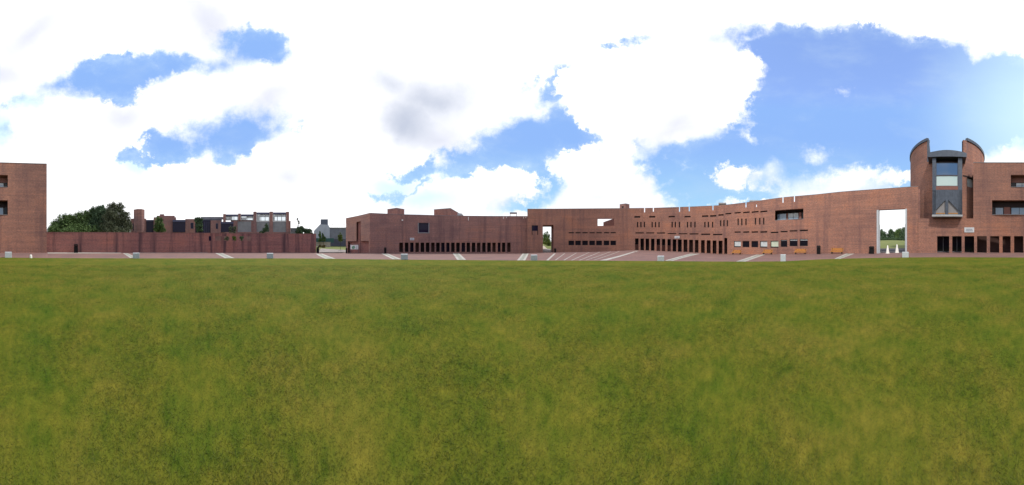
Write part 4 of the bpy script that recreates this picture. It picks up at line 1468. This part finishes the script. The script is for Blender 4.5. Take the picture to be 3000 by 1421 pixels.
def tree(name, X, D, zb, blobs, n, size, mat, label, cat='tree', group=None, trunk_r=0.2, trunk_to=None):
    """blobs: (X, y, radius_px_x, radius_px_y) ellipses at the tree's own distance, turned into volumes"""
    p = plan(X, D)
    root = empty(name, label, cat, (p[0], p[1], zb), 0, group)
    B = []
    for (bx, by, rx, ry) in blobs:
        q = plan(bx, D + random.uniform(-0.5, 0.5) * rx / K * D)
        B.append((q[0], q[1], zof(by, D), rx / K * D, rx / K * D, ry / K * D))
    vs = crown_mesh(B, n, size, (p[0], p[1], zb))
    me = bpy.data.meshes.new('crown')
    me.from_pydata(vs.tolist(), [], [(4 * i, 4 * i + 1, 4 * i + 2, 4 * i + 3) for i in range(n)])
    me.materials.append(MATS[mat])
    o = bpy.data.objects.new('crown', me)
    COL.objects.link(o)
    o.parent = root
    ztop = trunk_to if trunk_to else max(b[2] for b in B) - zb
    mb = MB()
    hh = ztop * 0.75
    mb.cyl((0, 0, -0.3), (0.05, 0, hh * 0.5), trunk_r, trunk_r * 0.7, 8)
    mb.cyl((0.05, 0, hh * 0.5), (0, 0.05, hh), trunk_r * 0.7, trunk_r * 0.25, 8)
    for b in B[:5]:
        t = np.array(b[:3]) - np.array((p[0], p[1], zb))
        mb.cyl((0.03, 0, hh * 0.42), tuple(t * 0.85), trunk_r * 0.4, trunk_r * 0.12, 6)
    mb.build('trunk', 'bark', root, uv=False)
    return root

tree('broadleaf_tree', 172, 52, 0.2, [(160, 668, 18, 22), (175, 668, 30, 22), (178, 655, 22, 24), (196, 645, 18, 18), (150, 680, 10, 10), (208, 640, 14, 14), (200, 664, 24, 24), (168, 676, 30, 16), (215, 680, 60, 12)], 20000, 0.21, 'leaf_green',
     'lowest green tree behind the garden wall, next to the tall brick building', group=None, trunk_r=0.25)
tree('broadleaf_tree', 235, 55, 0.2, [(222, 645, 20, 18), (240, 640, 20, 20), (232, 665, 26, 20), (258, 632, 16, 18), (208, 636, 10, 8), (245, 655, 30, 30), (225, 672, 30, 16), (262, 668, 26, 22), (270, 682, 60, 12)], 20000, 0.21, 'leaf_green',
     'mid height green tree in the clump behind the garden wall, second from the tall building', trunk_r=0.25)
tree('broadleaf_tree', 285, 54, 0.2, [(285, 628, 22, 22), (297, 614, 14, 12), (270, 640, 20, 22), (290, 655, 30, 28), (275, 620, 10, 10), (300, 636, 22, 26), (275, 670, 30, 18)], 24000, 0.21, 'leaf_dark',
     'tall dark green tree left of the tallest tree behind the garden wall', trunk_r=0.28)
tree('broadleaf_tree', 340, 50, 0.2, [(330, 610, 16, 17), (350, 608, 14, 14), (338, 635, 30, 26), (335, 680, 50, 13), (320, 664, 24, 20), (365, 640, 17, 20), (345, 662, 40, 24), (318, 640, 20, 24), (376, 664, 13, 16)], 32000, 0.19, 'leaf_olive',
     'tallest tree behind the garden wall, broad grey green crown beside the stepped brick block', trunk_r=0.3)
tree('young_tree', 466, 50, 0.2, [(466, 655, 13, 18), (472, 643, 7, 8), (460, 668, 13, 12), (474, 672, 12, 9)], 6000, 0.15, 'leaf_green', 'leafy young tree in front of the first dark glazed bay of the stepped brick block', trunk_r=0.1)
tree('young_tree', 582, 50, 0.2, [(580, 652, 9, 14), (587, 647, 8, 11), (584, 668, 11, 12), (576, 642, 6, 6)], 6000, 0.15, 'leaf_dark', 'dark young tree in the middle of the stepped brick block, before a glazed bay', trunk_r=0.1)
tree('young_tree', 683, 50, 0.2, [(676, 672, 6, 9), (688, 670, 8, 10), (682, 684, 10, 8), (690, 698, 9, 7), (664, 699, 8, 6)], 2600, 0.12, 'leaf_olive', 'thin olive sapling before the dark bay, above the openings in the garden wall', trunk_r=0.08)
tree('young_tree', 777, 50, 0.2, [(780, 662, 6, 8), (775, 674, 9, 8), (768, 681, 8, 5), (783, 672, 6, 8)], 2600, 0.12, 'leaf_dark', 'small dark sapling in front of a grey panel of the stepped brick block', trunk_r=0.08)
tree('garden_shrub', 708, 45, 0.2, [(708, 697, 7, 7)], 700, 0.1, 'leaf_dark', 'dark rounded shrub seen through the fifth opening of the garden wall', 'shrub', trunk_r=0.06)
tree('garden_shrub', 686, 45, 0.2, [(686, 697, 7, 7)], 700, 0.1, 'leaf_lime', 'light green shrub seen through the fourth opening of the garden wall', 'shrub', trunk_r=0.06)
tree('slender_tree', 873, 60, 0.2, [(872.5, 646, 3, 5), (874.5, 652, 3.6, 5), (871.5, 640.5, 2, 3), (873.5, 660, 1.5, 4)], 420, 0.13, 'leaf_olive', 'slender sparse tree rising above the shrubs at the end of the garden wall', trunk_r=0.07)
tree('round_tree', 880, 62, 0.2, [(880, 675, 12, 11), (872, 680, 8, 7), (888, 672, 7, 8)], 6000, 0.18, 'leaf_dark', 'round dark tree behind the right end of the garden wall, the larger of two', trunk_r=0.15)
tree('round_tree', 904, 63, 0.2, [(904, 677, 8, 9), (899, 683, 7, 5), (910, 684, 7, 4)], 4000, 0.18, 'leaf_dark', 'smaller round dark tree behind the garden wall, next to the grey hall', trunk_r=0.15)
tree('conifer', 937, 74, 0.0, [(937, 700, 5, 7), (937, 690, 3.5, 7), (937, 683, 2, 5)], 3000, 0.19, 'leaf_green', 'narrow green conifer before the pale gable of the grey hall, left of the pair', trunk_r=0.1)
tree('conifer', 948, 74, 0.0, [(948, 701, 6, 7), (947, 693, 4, 6), (946, 687, 2.5, 4)], 3000, 0.19, 'leaf_green', 'broader green conifer before the grey hall, right of the pair', trunk_r=0.1)
tree('young_tree', 997, 56, ground_z(997, 56), [(997, 692, 6, 9), (1000, 702, 6, 7), (994, 700, 4, 7)], 1500, 0.13, 'leaf_lime', 'yellow green young tree on the grass strip before the dark side of the grey hall', trunk_r=0.07)
tree('tan_bush', 943, 66, ground_z(943, 66), [(938, 721, 6, 5), (948, 722, 7, 5)], 900, 0.16, 'leaf_tan', 'low brown bush by the path in the gap between wall and low brick building', 'shrub', trunk_r=0.05)
# hedge and low wall in the gap
mb = MB()
c_, w_, rz_ = panel_frame(925, 978, lambda X: 78, 0)
mb.box(-w_ / 2, w_ / 2, 0, 0.12, 0, zof(698, 78) - zof(711, 78))
tag(mb.build('sports_fence', 'teal_net', None, (c_[0], c_[1], zof(711, 78)), rz_), 'teal green mesh fence behind the conifers beside the grey hall', 'fence')
mb = MB()
c_, w_, rz_ = panel_frame(922, 968, lambda X: 76, 0)
zg_ = ground_z(945, 76) - 0.2
mb.box(-w_ / 2, w_ / 2, 0, 0.4, 0, zof(710.5, 76) - zg_)
mb.box(-w_ / 2 - .1, w_ / 2 + .1, -0.08, 0.48, zof(710.5, 76) - zg_ + 0.003, zof(709, 76) - zg_)
tag(mb.build('low_wall', 'path_gravel', None, (c_[0], c_[1], zg_), rz_), 'pale low wall below the teal mesh fence', 'wall')

# through the passage
tree('broadleaf_tree', 1599, 85, 2.0, [(1600, 690, 11, 12), (1607, 698, 7, 11), (1594, 697, 9, 12), (1600, 704, 12, 9)], 2600, 0.22, 'leaf_green', 'green tree seen through the narrow passage of the curved building', trunk_r=0.2)
tree('garden_shrub', 1606, 66, ground_z(1606, 66), [(1598, 711, 9, 6), (1608, 714, 8, 10), (1611, 724, 6, 9), (1605, 703, 4, 8), (1596, 704, 4, 7)], 3200, 0.16, 'leaf_lime', 'tall light green shrub on the bank beyond the narrow passage', 'shrub', trunk_r=0.06)
# through the gateway
for k, (X, y, rx, ry, D, mat, lab) in enumerate((
        (2582, 688, 15, 14, 118, 'leaf_dark', 'dark bushy tree across the field, leftmost in the gateway'),
        (2610, 687, 9, 15, 116, 'leaf_dark', 'pointed dark tree across the field, in the middle of the gateway'),
        (2622, 690, 9, 12, 124, 'leaf_green', 'shorter green tree across the field, just right of the gateway middle'),
        (2634, 684, 12, 15, 130, 'leaf_green', 'pale green tree across the field, behind the others in the gateway'),
        (2650, 684, 12, 17, 116, 'leaf_dark', 'tall dark tree across the field, rightmost in the gateway'))):
    tree('broadleaf_tree', X, D, 3.4, [(X, y, rx, ry), (X - rx * 0.5, y + 6, rx * 0.7, ry * 0.6), (X + rx * 0.5, y + 6, rx * 0.7, ry * 0.6), (X, y + 10, rx * 1.2, ry * 0.6)], 6000, 0.36, mat, lab, trunk_r=0.3)
def hedge(Xa, Xb, y0, y1, D, label):
    n = 5000
    zb, zt = zof(y1, D), zof(y0, D)
    X = rng.uniform(Xa, Xb, n)
    d = D + rng.uniform(0, 1.6, n)
    zz = rng.uniform(zb, zt, n) + rng.normal(0, 0.1, n)
    c = np.stack([d * np.sin(np.radians((X - 1500) * .12)), d * np.cos(np.radians((X - 1500) * .12)), zz], 1)
    o_ = np.append(plan((Xa + Xb) / 2, D), zb)
    a = rng.normal(size=(n, 3)); a /= np.linalg.norm(a, axis=1)[:, None]
    b = np.cross(a, rng.normal(size=(n, 3))); b /= np.linalg.norm(b, axis=1)[:, None]
    vs = np.zeros((n * 4, 3)); s = 0.28
    vs[0::4], vs[1::4], vs[2::4], vs[3::4] = c - a * s, c - b * s * .6, c + a * s, c + b * s * .6
    me = bpy.data.meshes.new('hedge')
    me.from_pydata((vs - o_).tolist(), [], [(4 * i, 4 * i + 1, 4 * i + 2, 4 * i + 3) for i in range(n)])
    me.materials.append(MATS['leaf_dark'])
    o = bpy.data.objects.new('hedge', me)
    COL.objects.link(o)
    o.location = o_
    tag(o, label, 'hedge')
hedge(2560, 2665, 697, 708, 110, 'dark clipped hedge along the far side of the field, below the trees in the gateway')

# ----------------------------------------------------------------------------
# ground details: roads, paths, stone bands, steps
# ----------------------------------------------------------------------------
strip('road', 'asphalt', (2560, 740), (2668, 739.5), (2556, 728), (2668, 727), 0.03)
strip('path', 'grey_path', (931, 739), (1013, 739), (940, 728), (1013, 732), 0.02)
strip('path', 'path_gravel', (1588, 729.5), (1604, 729.5), (1586, 722), (1593, 719.5), 0.03)
strip('path', 'grey_path', (1588, 738.5), (1622, 738.5), (1588, 729), (1612, 729), 0.026)
def band(a0, a1, b0, b1):
    """two pale stone lines with darker setts between them"""
    m = lambda p, q, t: (p[0] + (q[0] - p[0]) * t, p[1] + (q[1] - p[1]) * t)
    strip('stone_band', 'stone_strip', a0, m(a0, a1, 0.28), b0, m(b0, b1, 0.28), 0.008)
    strip('stone_band', 'stone_infill', m(a0, a1, 0.28), m(a0, a1, 0.72), m(b0, b1, 0.28), m(b0, b1, 0.72), 0.004)
    strip('stone_band', 'stone_strip', m(a0, a1, 0.72), a1, m(b0, b1, 0.72), b1, 0.008)
band((381, 754.5), (402, 754.5), (360, 741.3), (374, 741.3))
band((659, 755.5), (687, 755.5), (630, 741), (652, 741))
band((953, 757), (984, 757), (925, 743), (945, 743))
band((1150, 758.5), (1176, 758.5), (1117, 742.5), (1136, 742.5))
band((1339, 760), (1365, 760), (1326, 741.5), (1345, 741.5))
band((1515, 761.5), (1539, 761.5), (1531, 742.5), (1549, 742.5))
band((1947, 763), (1972, 763), (2024, 742.5), (2051, 743))
band((2156, 765), (2184, 765), (2215, 745.5), (2242, 745))
band((2444, 757.5), (2461, 757.5), (2478, 742.5), (2504, 742.5))
def arc_strip(name, mat, X0, X1, d0, d1, dz):
    mb = MB()
    Xs = np.arange(X0, X1 + 0.1, 6)
    for X in Xs:
        for d in (d0, d1):
            r = base_d(X) - d
            p = plan(X, r)
            mb.v.append((p[0], p[1], ground_z(X, r) - 0.045 + dz))
    for i in range(len(Xs) - 1):
        mb.f.append((2 * i, 2 * i + 2, 2 * i + 3, 2 * i + 1))
    return structure(mb.build(name, mat, uv=False))
arc_strip('stone_band', 'stone_strip', 139, 355, 2.6, 0.5, 0.006)
arc_strip('stone_band', 'stone_strip', 400, 610, 2.0, 1.2, 0.006)
for (xa, xb, wn, fn) in ((1600, 1628, 7, 5), (1625, 1656, 3.2, 2.4), (1650, 1690, 3.2, 2.4), (1673, 1728, 3.2, 2.4), (1696, 1758, 3, 2.4), (1716, 1790, 3, 2.4), (1738, 1816, 3, 2.4)):
    yb_ = float(np.interp(xb, [1628, 1660, 1690, 1728, 1758, 1790, 1822], [742.2, 741.6, 740.2, 738.6, 738.0, 736.8, 735.6]))
    strip('step_edge', 'stone_strip', (xa, 761.5), (xa + wn, 761.5), (xb - fn, yb_), (xb, yb_), 0.008)
strip('step_edge', 'stone_strip', (1757, 762), (1778, 762), (1862, 734.8), (1872, 734.5), 0.010)

# ----------------------------------------------------------------------------
# concrete blocks round the lawn
# ----------------------------------------------------------------------------
blocks = ((24.4, 738.2, 753.8, 20, 'concrete block at the lawn edge beside the small white marker post'),
          (399, 741, 758, 19.5, 'concrete block at the lawn edge facing the garden wall below the trees'),
          (791, 741.8, 760.5, 19, 'concrete block at the lawn edge facing the right part of the garden wall'),
          (1184.6, 744.3, 761.5, 20, 'concrete block before the first doorways of the low brick building'),
          (1564.5, 746.8, 765.5, 19.5, 'concrete block at the lawn edge in front of the narrow passage'),
          (1936, 749.8, 767.3, 19.5, 'whitest concrete block, before the arcade doorways of the curved building'),
          (2294.5, 745.5, 767, 15.5, 'narrow pale concrete block before the benches of the curved building'),
          (2652.5, 738.2, 754.2, 19, 'concrete block beside the tall gateway with white cones'))
proto = None
for X, y0, y1, wpx, lab in blocks:
    r = float(lawn_r(X)) + 0.35
    D = r
    p = plan(X, D)
    w = wpx / K * D
    h = zof(y0, D) + 0.06
    if proto is None:
        mb = MB()
        b = 0.06
        # chamfered cube, unit size
        mb.box(-0.5, 0.5, -0.5, 0.5, 0, 1)
        me_o = mb.build('concrete_block', 'concrete')
        bev = me_o.modifiers.new('bevel', 'BEVEL')
        bev.width = 0.035
        bev.segments = 2
        proto = me_o
        o = proto
    else:
        o = proto.copy()
        COL.objects.link(o)
    o.location = (p[0], p[1], -0.06)
    o.rotation_euler = (0, 0, -az(X))
    o.scale = (w, w, h)
    tag(o, lab, 'concrete block', 'concrete blocks round the lawn')
mb = MB()
p = plan(90.5, 17.5)
mb.cyl((0, 0, 0), (0, 0, 0.34), 0.16, 0.13, 12)
mb.cyl((0, 0, 0.34), (0, 0, 0.40), 0.13, 0.06, 12)
tag(mb.build('marker_post', 'white_paint', None, (p[0], p[1], -0.05), 0), 'small white marker post at the lawn edge near the tall brick building', 'marker')

# ----------------------------------------------------------------------------
# bins, benches, cones, map board
# ----------------------------------------------------------------------------
def litter_bin(X, y0, y1, wpx, D, label):
    zb = ground_z(X, D) - 0.045
    h = zof(y0, D) - zb
    w = wpx / K * D
    p = plan(X, D)
    root = empty('litter_bin', label, 'bin', (p[0], p[1], zb), -az(X), 'black litter bins')
    mb = MB()
    mb.box(-w / 2, w / 2, -w / 2, w / 2, 0.05, h * 0.62)
    for sx in (-1, 1):
        for sy in (-1, 1):
            xa, xb = sorted((sx * w / 2, sx * (w / 2 - 0.06)))
            ya, yb = sorted((sy * w / 2, sy * (w / 2 - 0.06)))
            mb.box(xa, xb, ya, yb, h * 0.62, h * 0.82)
    mb.box(-w / 2 + .07, w / 2 - .07, -w / 2 + .07, w / 2 - .07, h * 0.62, h * 0.80)
    mb.build('body', 'black_plastic', root)
    mb = MB()
    q = w / 2 + 0.02
    i = 0
    mb.box(-q, q, -q, q, h * 0.82 + 0.002, h * 0.88)
    mb.v += [(-q * .8, -q * .8, h), (q * .8, -q * .8, h), (q * .8, q * .8, h), (-q * .8, q * .8, h)]
    mb.f += [(4, 5, 9, 8), (5, 6, 10, 9), (6, 7, 11, 10), (7, 4, 8, 11), (8, 9, 10, 11)]
    mb.build('lid', 'black_plastic', root)
    mb = MB()
    mb.box(-w / 2 + .04, w / 2 - .04, -w / 2 + .04, w / 2 - .04, 0, 0.05)
    mb.build('plinth', 'dark_leg', root)
litter_bin(222.5, 715, 738.5, 11.5, DWf(222) - 0.9, 'black litter bin against the garden wall below the green trees')
litter_bin(931, 724, 739.3, 8, 31.2, 'black litter bin at the right end of the garden wall, by the gap')
litter_bin(1015.2, 727, 741, 4.8, 42.0, 'narrow black litter bin left of the map board')
litter_bin(1128.5, 725, 740.8, 6.5, 36.5, 'black litter bin by the stone band, left of the first narrow doorway')
litter_bin(1626.4, 728, 740, 6.2, 38.2, 'black litter bin right of the narrow passage')
litter_bin(2398.3, 719.3, 741.5, 11, 26.4, 'black litter bin between two timber benches')
litter_bin(2553.5, 721.5, 741.5, 14.5, 24.6, 'widest black litter bin, left of the tall gateway')

def bench_proto(w, label, loc, rz):
    root = empty('timber_bench', label, 'bench', loc, rz, 'timber benches along the curved wall')
    h, d = 0.46, 0.48
    mb = MB()
    for k in range(4):
        y0 = -d / 2 + k * d / 4
        mb.box(-w / 2, w / 2, y0, y0 + d / 4 - 0.015, h - 0.06, h)
    mb.box(-w / 2, w / 2, -d / 2 - 0.03, -d / 2 - 0.003, h - 0.16, h)
    mb.build('seat', 'timber', root)
    mb = MB()
    for k in range(3):
        z0 = h + 0.06 + k * 0.13
        mb.box(-w / 2, w / 2, d / 2 - 0.02 + k * 0.03, d / 2 + 0.02 + k * 0.03, z0, z0 + 0.115)
    mb.build('backrest', 'timber', root)
    for s in (-1, 1):
        mb = MB()
        x0, x1 = sorted((s * (w / 2 - 0.12), s * (w / 2 - 0.24)))
        mb.box(x0, x1, -d / 2 + 0.02, d / 2, 0, h - 0.063)
        mb.box(x0 + 0.02, x1 - 0.02, d / 2 + 0.003, d / 2 + 0.018, 0.1, h + 0.42)
        mb.build('leg', 'dark_leg', root)
    return root
bench = None
for X, wpx, D, lab in ((2157.5, 28, DCf(2157) - 1.3, 'timber bench under the pale window, farthest from the gateway'),
                       (2248, 31, DCf(2248) - 1.2, 'timber bench above the stone band, under the greenish window'),
                       (2344.5, 35, DCf(2344) - 1.2, 'timber bench under the last window, left of the black bin'),
                       (2451.5, 37, DCf(2451) - 1.1, 'timber bench against blank brick wall, right of the black bin')):
    p = plan(X, D)
    zb = ground_z(X, D) - 0.045
    w = wpx / K * D
    c, _, rz = panel_frame(X - 15, X + 15, DCf, 0)
    if bench is None:
        bench = bench_proto(w, lab, (p[0], p[1], zb), rz)
        bench_w = w
    else:
        b = bench.copy()
        COL.objects.link(b)
        b.location = (p[0], p[1], zb)
        b.rotation_euler = (0, 0, rz)
        b['label'] = lab
        b.scale = (w / bench_w, 1, 1)
        for ch in list(bench.children):
            cc = ch.copy()
            COL.objects.link(cc)
            cc.parent = b

def cone(X, y0, wpx, D, label):
    p = plan(X, D)
    zb = ground_z(X, D) - 0.04
    h = zof(y0, D) - zb
    w = wpx / K * D / 2
    root = empty('white_cone', label, 'cone', (p[0], p[1], zb), -az(X), 'white cones in the gateway')
    mb = MB()
    mb.cyl((0, 0, 0.06), (0, 0, h), w * 0.9, w * 0.25, 20)
    mb.cyl((0, 0, h), (0, 0, h + 0.02), w * 0.25, w * 0.16, 20)
    mb.build('body', 'white_paint', root)
    mb = MB()
    mb.cyl((0, 0, 0), (0, 0, 0.057), w * 1.02, w * 0.98, 20)
    mb.build('foot', 'white_paint', root)
cone(2600.5, 719, 11.5, 24.6, 'left white cone standing in the tall gateway')
cone(2628, 716.5, 12.5, 25.6, 'right white cone standing in the tall gateway')

def map_board():
    D = 39.5
    X = 1038
    p = plan(X, D)
    zb = ground_z(X, D) - 0.045
    w = 23 / K * D
    root = empty('map_board', 'white campus map board on two posts in front of the brick recess', 'notice board', (p[0], p[1], zb), -az(X))
    z0, z1 = zof(730.5, D) - zb, zof(717.5, D) - zb
    mb = MB()
    mb.box(-w / 2, w / 2, 0, 0.08, z0, z1)
    pn = mb.build('panel', 'white_paint', root)
    for s in (-1, 1):
        mb = MB()
        x0, x1 = sorted((s * w / 2, s * (w / 2 + 0.09)))
        mb.box(x0, x1, -0.01, 0.09, 0, z1 + 0.05)
        mb.build('post', 'zinc', root)
    mb = MB()
    mb.poly_prism([(-w * .30, z0 + .15), (-w * .02, z0 + .1), (w * .12, z0 + .45), (w * .02, z1 - .2), (-w * .2, z1 - .25), (-w * .33, z0 + .55)], -0.015, -0.003)
    mb.build('map_print', 'map_green', pn)
    mb = MB()
    for k in range(5):
        mb.box(w * .2, w * (.34 + .08 * random.random()), -0.015, -0.003, z0 + .15 + k * .16, z0 + .2 + k * .16)
    mb.build('map_key', 'sign_ink', pn)
map_board()

# ----------------------------------------------------------------------------
# grass blades over the lawn
# ----------------------------------------------------------------------------
def blades():
    n = 600000
    u = rng.random(n)
    r = 0.15 + 11.5 * u ** 1.35
    th = rng.uniform(0, 2 * math.pi, n)
    # gather blades a little into tufts
    x, y = r * np.sin(th), r * np.cos(th)
    tx = np.sin(x * 2.3 + 1.1 * np.sin(y * 1.7)) * np.sin(y * 2.9 + np.sin(x * 1.9))
    h = (0.009 + 0.013 * rng.random(n)) * (1 + 0.5 * tx)
    wd = 0.0017 * (1 + 0.28 * r)
    a = rng.uniform(0, 2 * math.pi, n)
    lean = rng.uniform(0.8, 3.0, n) * h
    la = rng.uniform(0, 2 * math.pi, n)
    vs = np.zeros((n * 3, 3))
    dx, dy = np.cos(a) * wd, np.sin(a) * wd
    vs[0::3] = np.stack([x - dx, y - dy, np.full(n, -0.004)], 1)
    vs[1::3] = np.stack([x + dx, y + dy, np.full(n, -0.004)], 1)
    vs[2::3] = np.stack([x + np.cos(la) * lean, y + np.sin(la) * lean, h], 1)
    me = bpy.data.meshes.new('grass')
    me.vertices.add(n * 3)
    me.vertices.foreach_set('co', vs.ravel())
    me.loops.add(n * 3)
    me.loops.foreach_set('vertex_index', np.arange(n * 3, dtype=np.int32))
    me.polygons.add(n)
    me.polygons.foreach_set('loop_start', np.arange(0, n * 3, 3, dtype=np.int32))
    me.polygons.foreach_set('loop_total', np.full(n, 3, dtype=np.int32))
    me.update()
    me.validate()
    me.materials.append(MATS['grass_blade'])
    o = bpy.data.objects.new('grass', me)
    COL.objects.link(o)
    o['kind'] = 'stuff'
    tag(o, 'short patchy green and straw coloured lawn grass', 'grass')
blades()
